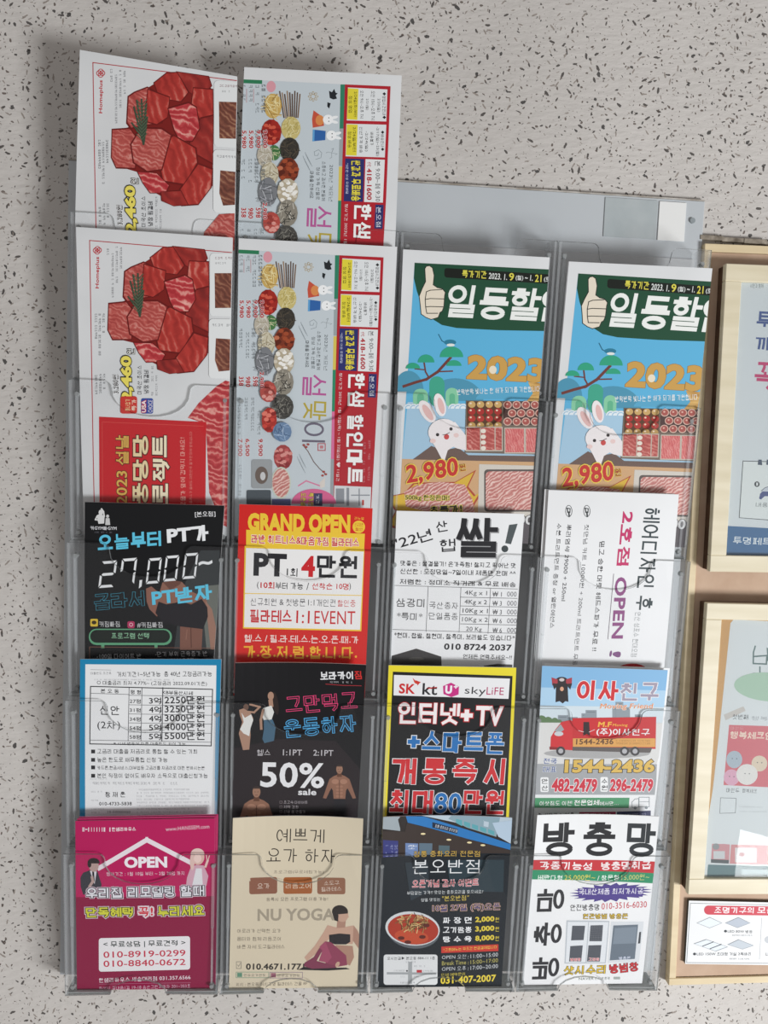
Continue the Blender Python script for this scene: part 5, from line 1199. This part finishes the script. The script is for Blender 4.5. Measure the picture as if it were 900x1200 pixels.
s.T(305, 570, 458, 566, 34, '안전방충망', '2c2c30', .01); s.T(470, 562, 706, 548, 34, '010-3516-6030', 'c83848', .0, part='phone_number'); s.T(372, 612, 606, 610, 28, '현관방범 방충문', 'd4b440', .01, outl='3c3420', ow=.05)
s.T(244, 932, 278, 452, 138, '방 충 망', '2a2a2e', .015, part='side_heading')
WN = 'window_picture'
s.P([(286, 620), (512, 622), (494, 848), (276, 850)], 'b8bec4', WN); s.P([(292, 628), (400, 628), (386, 842), (282, 844)], 'dce0e4', WN); s.P([(404, 628), (506, 628), (488, 842), (392, 842)], 'dce0e4', WN)
for q in (((316, 648), (384, 648), (376, 724), (310, 726)), ((412, 646), (478, 644), (472, 730), (406, 730)), ((306, 756), (372, 752), (364, 838), (300, 838)), ((402, 752), (470, 750), (462, 838), (394, 838))): s.P(list(q), '50545c', WN)
for k in range(7): s.S([(414+k*9, 650), (408+k*9, 728)], 1.2, '7a7e86', WN); s.S([(408, 655+k*11), (474, 652+k*11)], 1.2, '7a7e86', WN)
s.T(306, 836, 360, 835, 16, '방범망', 'd04048', .01, outl='f0e8e8'); s.T(402, 834, 458, 833, 16, '고정창', 'd04048', .01, outl='f0e8e8')
s.P([(520, 626), (692, 624), (668, 842), (504, 846)], 'd4d8dc', WN); s.P([(532, 646), (662, 640), (646, 824), (514, 832)], '66727e', WN); s.P([(540, 660), (655, 652), (648, 740), (530, 745)], '7c8894', WN); s.P([(668, 680), (678, 678), (674, 740), (662, 742)], '3c4046', WN); s.T(562, 828, 622, 826, 16, '방충문', 'e0e4ec', .0, outl='6c7c9c')
s.T(272, 912, 490, 905, 52, '샷시수리', 'd8b83c', .02, outl='3c3018', ow=.035, part='heading'); s.T(514, 904, 664, 888, 50, '방범창', 'c42c34', .02, outl='4c2024', ow=.035, part='heading')
s.T(352, 938, 430, 936, 14, 'NAVER', '77807a', .01); s.T(436, 936, 516, 934, 14, '본오방충망', '77807a', .0); s.RR(535, 920, 570, 934, 3, 'a0a8a4')
# ------------------------------------------------------------------ notice board with framed posters
def tilted_rect(tl, bl_, w_):
    """a rectangle hanging from its measured left edge: returns f(u, v) -> Vector (u to the right in metres, v down in metres) and its height"""
    d = (bl_-tl); h = d.length; dn = d.normalized(); rt = Vector((-dn.z, 0, dn.x))
    return (lambda u, v: tl+rt*u+dn*v), h
def plate(f, u0, v0, u1, v1, y0, y1, name, mat, parent, org, bev=.0):
    bm = bmesh.new(); vs = []
    for y in (y0, y1):
        for u, v in ((u0, v0), (u1, v0), (u1, v1), (u0, v1)):
            p = f(u, v)-org; vs.append(bm.verts.new((p.x, y, p.z)))
    for i in ((0, 1, 2, 3), (7, 6, 5, 4), (0, 4, 5, 1), (1, 5, 6, 2), (2, 6, 7, 3), (3, 7, 4, 0)): bm.faces.new([vs[k] for k in i])
    bmesh.ops.recalc_face_normals(bm, faces=bm.faces)
    if bev: bevel(bm, bev)
    return meshobj(name, bm, mat, parent)
M_TAN = grain_material('board_felt', (188, 158, 134), (198, 170, 146), 40, .8, bump=.1)
M_RIM = grain_material('pale_rim', (210, 190, 152), (222, 204, 168), 14, .5, (1, 1, 6), bump=.05)
M_PINE = grain_material('pine_frame', (212, 201, 172), (224, 214, 188), 10, .45, (1, 1, 8), bump=.05)

YB = -.010; RW_ = .0085; RW2_ = .0087
tl, bl_ = hit(826, 285, YB), hit(783.5, 1155, YB)
f, h = tilted_rect(tl, bl_, 0); BWD = .95
org = f(BWD/2, h); org.y = 0
nb = empty('notice_board', org); setp(nb, 'tan notice board with pale wooden rim, partly behind the rack', 'board')
plate(f, .009, .009, BWD-.009, h-.009, -.0075, -.0002, 'felt_panel', M_TAN, nb, org)
plate(f, 0, 0, BWD, RW_, YB, -.0002, 'rim_strip', M_RIM, nb, org, .0006); plate(f, 0, h-RW_, BWD, h, YB, -.0002, 'rim_strip', M_RIM, nb, org, .0006)
plate(f, 0, RW2_, RW_, h-RW2_, YB, -.0002, 'rim_strip', M_RIM, nb, org, .0006); plate(f, BWD-RW_, RW2_, BWD, h-RW2_, YB, -.0002, 'rim_strip', M_RIM, nb, org, .0006)
bm = bmesh.new()  # dark strip: dirty trim with the board's cast shadow painted in
for i in range(26):
    x = .335+i*.025; z = hit(826, 283, 0).z-(x-.34)*.03; q = random.random()*.0012
    box(bm, x, x+.026, -.0045-q, 0, z+.0008, z+.0050+q)
setp(meshobj('trim_shadow_strip', bm, grain_material('dirty_trim_shadow', (96, 86, 74), (168, 158, 144), 90, .9)), 'dirty trim line with painted shadow on the wall above the notice board', 'trim strip')

M_BODY = grain_material('shaded_frame_side', (70, 48, 34), (96, 68, 48), 12, .7, (1, 1, 5), bump=.05)  # dark brown stands in for the shade along the frame's side
YF = -.026; YPO = -.0205
def picture_frame(tlp, blp, wd, fw, name, label, poster_fn):
    tl, b_ = hit(*tlp, YF), hit(*blp, YF); f, h = tilted_rect(tl, b_, 0)
    ph = h-2*fw
    # the printed poster sits on its own plane inside the frame
    class R: pass
    org = f(wd/2, h); org.y = 0
    e = empty(name, org); setp(e, label, 'picture frame', 'pine framed posters on the notice board')
    for (u0, v0, u1, v1) in ((0, 0, wd, fw), (0, h-fw, wd, h), (0, fw, fw, h-fw), (wd-fw, fw, wd, h-fw)):
        plate(f, u0, v0, u1, v1, YF, YF+.007, 'frame_bar', M_PINE, e, org, .0007)
        q = .0012; plate(f, max(u0, q), max(v0, q), min(u1, wd-q), min(v1, h-q), YF+.0071, -.0076, 'frame_body', M_BODY, e, org)
    plate(f, fw*.8, fw*.8, wd-fw*.8, h-fw*.8, -.0192, -.0078, 'backing', ink('6e6a60'), e, org)
    plate(f, fw*.9, fw*.9, wd-fw*.9, h-fw*.9, -.0238, -.0228, 'glass_pane', M_GLASS, e, org)
    # corners of the poster on the photo, through the camera
    cs = []
    for u, v in ((fw+.001, fw), (wd-fw, fw), (wd-fw, h-fw), (fw+.001, h-fw)):
        p = f(u, v); p.y = YPO; q = CR.transposed() @ (p-CP); cs.append((450+FPX*q.x/-q.z, 600-FPX*q.y/-q.z))
    s = Sheet('poster', cs, (0, 0, 1), '', '', Y=YPO, node=e, paper=M_PAPER, thick=.0006, part='poster')
    d = s.org-org
    s.shift = Vector((d.x, s.org.y, d.z)); s.sheet.location = s.shift
    poster_fn(s)
def poster_bottle(s):
    s.Q(0, 0, 1, 1, 'd6dde0', 'poster_page')
    s.view(800, 270, 9)
    s.T(712, 606, 850, 606, 42, '시민과 함께', '4a5c58', .0); s.T(775, 1020, 1130, 1040, 165, '투명', '35508c', .03, part='heading'); s.T(765, 1270, 1200, 1285, 150, '깨끗', '35508c', .03, part='heading')
    s.view(800, 390, 8.57); s.T(712, 566, 1000, 582, 272, '꼭!', 'c42c6c', .04, part='heading')
    s.view(800, 520, 6.667)
    s.P([(468, 132), (1200, 150), (1190, 640), (438, 580)], '40484c', 'printed_card'); s.P([(473, 138), (1200, 156), (1190, 632), (444, 576)], 'dfe5e4', 'printed_card')
    for x in (605, 672, 740, 808): s.P([(x-14, 124), (x+12, 124), (x+16, 168), (x-20, 164)], '36465c', 'printed_card')
    s.E(580, 316, 21, 22, '2c3438'); s.T(574, 328, 587, 328, 24, '1', 'e4e8e8', .03)
    s.P([(596, 430), (604, 392), (622, 372), (680, 374), (720, 380), (720, 410), (640, 410), (612, 435)], '3c4a82', 'bottle_picture'); s.P([(612, 370), (640, 345), (680, 332), (720, 336), (720, 374)], 'c6ccd6', 'bottle_picture'); s.S([(612, 370), (640, 345), (680, 332)], 4, '3c4a62', 'bottle_picture')
    s.T(570, 492, 760, 500, 34, '내용물을', '5c6468', -.005)
    s.P([(318, 640), (1400, 700), (1400, 1010), (292, 930)], '2c6494', 'blue_band'); s.T(392, 782, 760, 798, 56, '투명페트병', 'e4ecf0', .01, part='heading')
def poster_health(s):
    s.Q(0, 0, 1, 1, 'c89650', 'poster_page')
    s.view(800, 690, 8.57)
    s.P([(512, 308), (860, 325), (1700, 380), (1700, 3200), (170, 3190), (190, 2700), (302, 2020), (360, 1500), (480, 345)], 'd6dcde', 'poster_page')
    s.L(600, 268, 860, 284, 20, 'a05038'); s.E(600, 262, 30, 12, '8a9a84')
    s.S([(728, 578), (710, 640), (708, 750), (840, 756), (846, 670), (712, 680)], 15, '4c6a68', 'heading'); s.S([(775, 785), (775, 850)], 14, '4c6a68', 'heading'); s.S([(712, 850), (900, 856)], 14, '4c6a68', 'heading'); s.S([(850, 600), (858, 720)], 14, '4c6a68', 'heading')
    s.E(860, 985, 345, 145, 'a4c4ac', rot=4, n=32)
    s.view(800, 820, 8.57)
    s.P([(412, 150), (610, 65), (632, 110), (430, 208)], 'c4beb8'); s.T(498, 196, 655, 200, 50, '첫번째', '44484c', .0); s.T(690, 206, 850, 212, 42, '행복', 'a4aaae')
    s.P([(466, 252), (1100, 272), (1090, 890), (410, 856)], 'cc5a66', 'pink_card'); s.T(480, 302, 610, 305, 34, '마인드', 'd8949a'); s.T(474, 392, 900, 405, 78, '행복체크인', 'ecd2c0', .03, part='heading')
    for cx, cy, rx, ry, c in ((518, 600, 80, 88, 'a4b4c0'), (490, 780, 78, 82, 'd8a0b8'), (770, 640, 80, 80, 'd8c8b0'), (645, 750, 108, 105, 'dedcd8')):
        s.E(cx, cy, rx, ry, c, 'balloon_picture'); s.E(cx-20, cy-10, 6, 6, '4c5054', 'balloon_picture', n=8); s.E(cx+24, cy-8, 6, 6, '4c5054', 'balloon_picture', n=8)
    s.T(436, 930, 566, 934, 44, '마인두', '4c5054', .0); s.T(596, 934, 740, 944, 44, '행복체크', '5c6064', .0)
    s.S([(380, 984), (538, 990), (528, 1136), (372, 1140)], 5, '6c7074', closed=True); s.L(565, 1080, 800, 1086, 14, 'a0a6aa'); s.L(560, 1130, 850, 1132, 14, 'a0a6aa')
    s.view(780, 940, 7.5)
    s.P([(408, 366), (520, 368), (565, 372), (556, 540), (398, 530)], 'c88a90', 'small_card'); s.P([(398, 500), (556, 508), (554, 540), (398, 532)], '3c4448', 'small_card'); s.E(442, 390, 30, 28, '8a8e90', 'small_card'); s.P(quad(420, 430, 520, 498), 'c8ccce', 'small_card')
    s.P([(575, 372), (900, 380), (900, 548), (562, 540)], 'd08a8c', 'small_card'); s.P(quad(610, 400, 800, 530), 'dcd8d8', 'small_card'); s.E(670, 460, 24, 18, 'b87478', 'small_card')
    s.P([(372, 548), (1300, 575), (1300, 700), (362, 672)], '54767a', 'blue_band'); s.P([(670, 590), (1000, 598), (1000, 662), (664, 655)], 'a8bcbe', 'blue_band'); s.L(720, 640, 880, 642, 18, '5c7c7e')
picture_frame((851, 308.5), (831.5, 670), .25, .0185, 'framed_poster', 'pine framed pale blue recycling poster with pink word, upper of the two frames', poster_bottle)
picture_frame((828.5, 706.5), (806, 1048.5), .25, .0185, 'framed_poster', 'pine framed poster with orange border and green oval, lower of the two frames', poster_health)

s = Sheet('lighting_sign', [(206, 116), (1500, 145), (1480, 690), (172, 672)], (780, 1040, 7.5), 'white lighting shop sign with red banner under the lower frame', 'sign', Y=-.012, thick=.0042, edge=ink('50524f'))
s.S([(218, 138), (1490, 168), (1470, 672), (185, 660)], 4, '5c6468', closed=True)
s.RR(338, 158, 1300, 238, 38, 'c8384a', 'red_banner', dy=14); s.T(426, 226, 772, 228, 56, '조명기구의', 'f0e8ea', .02, part='heading'); s.T(804, 228, 1060, 232, 56, '모든 것', 'f0e8ea', .02, part='heading')
LP = 'lamp_picture'
for pts, c in (([(272, 312), (388, 260), (498, 312), (386, 358)], 'c8d0d8'), ([(522, 312), (640, 260), (746, 312), (632, 356)], 'b4bcc8'), ([(245, 494), (355, 454), (548, 522), (440, 562)], 'ccd2da'), ([(542, 502), (640, 456), (776, 510), (676, 544)], 'c0c8d0')):
    s.P(pts, '8a9096', LP); cx = sum(p[0] for p in pts)/4; cy = sum(p[1] for p in pts)/4; s.P([(cx+(x-cx)*.93, cy+(y-cy)*.9) for x, y in pts], 'dfe6ec' if c in ('c8d0d8', 'ccd2da') else c, LP)
s.S([(325, 515), (420, 478)], 7, '4a4e54', LP); s.S([(390, 538), (488, 500)], 7, '4a4e54', LP)
s.T(512, 398, 762, 402, 26, '●LED 80W 방등', '3a3e44', .0); s.L(585, 426, 762, 428, 12, '8a8e94'); s.T(240, 600, 746, 598, 28, '●LED 150W 초대형 거실 2폭바리', '3a3e44', .0); s.L(560, 632, 742, 634, 12, '8a8e94')
s.S([(845, 268), (825, 632)], 2.5, 'a4aab0'); s.E(900, 460, 30, 30, 'c0c4c8', n=16)
for t, y in (('LED', 598),): s.T(880, y, 940, y, 26, t, '3a3e44')
build_prints()
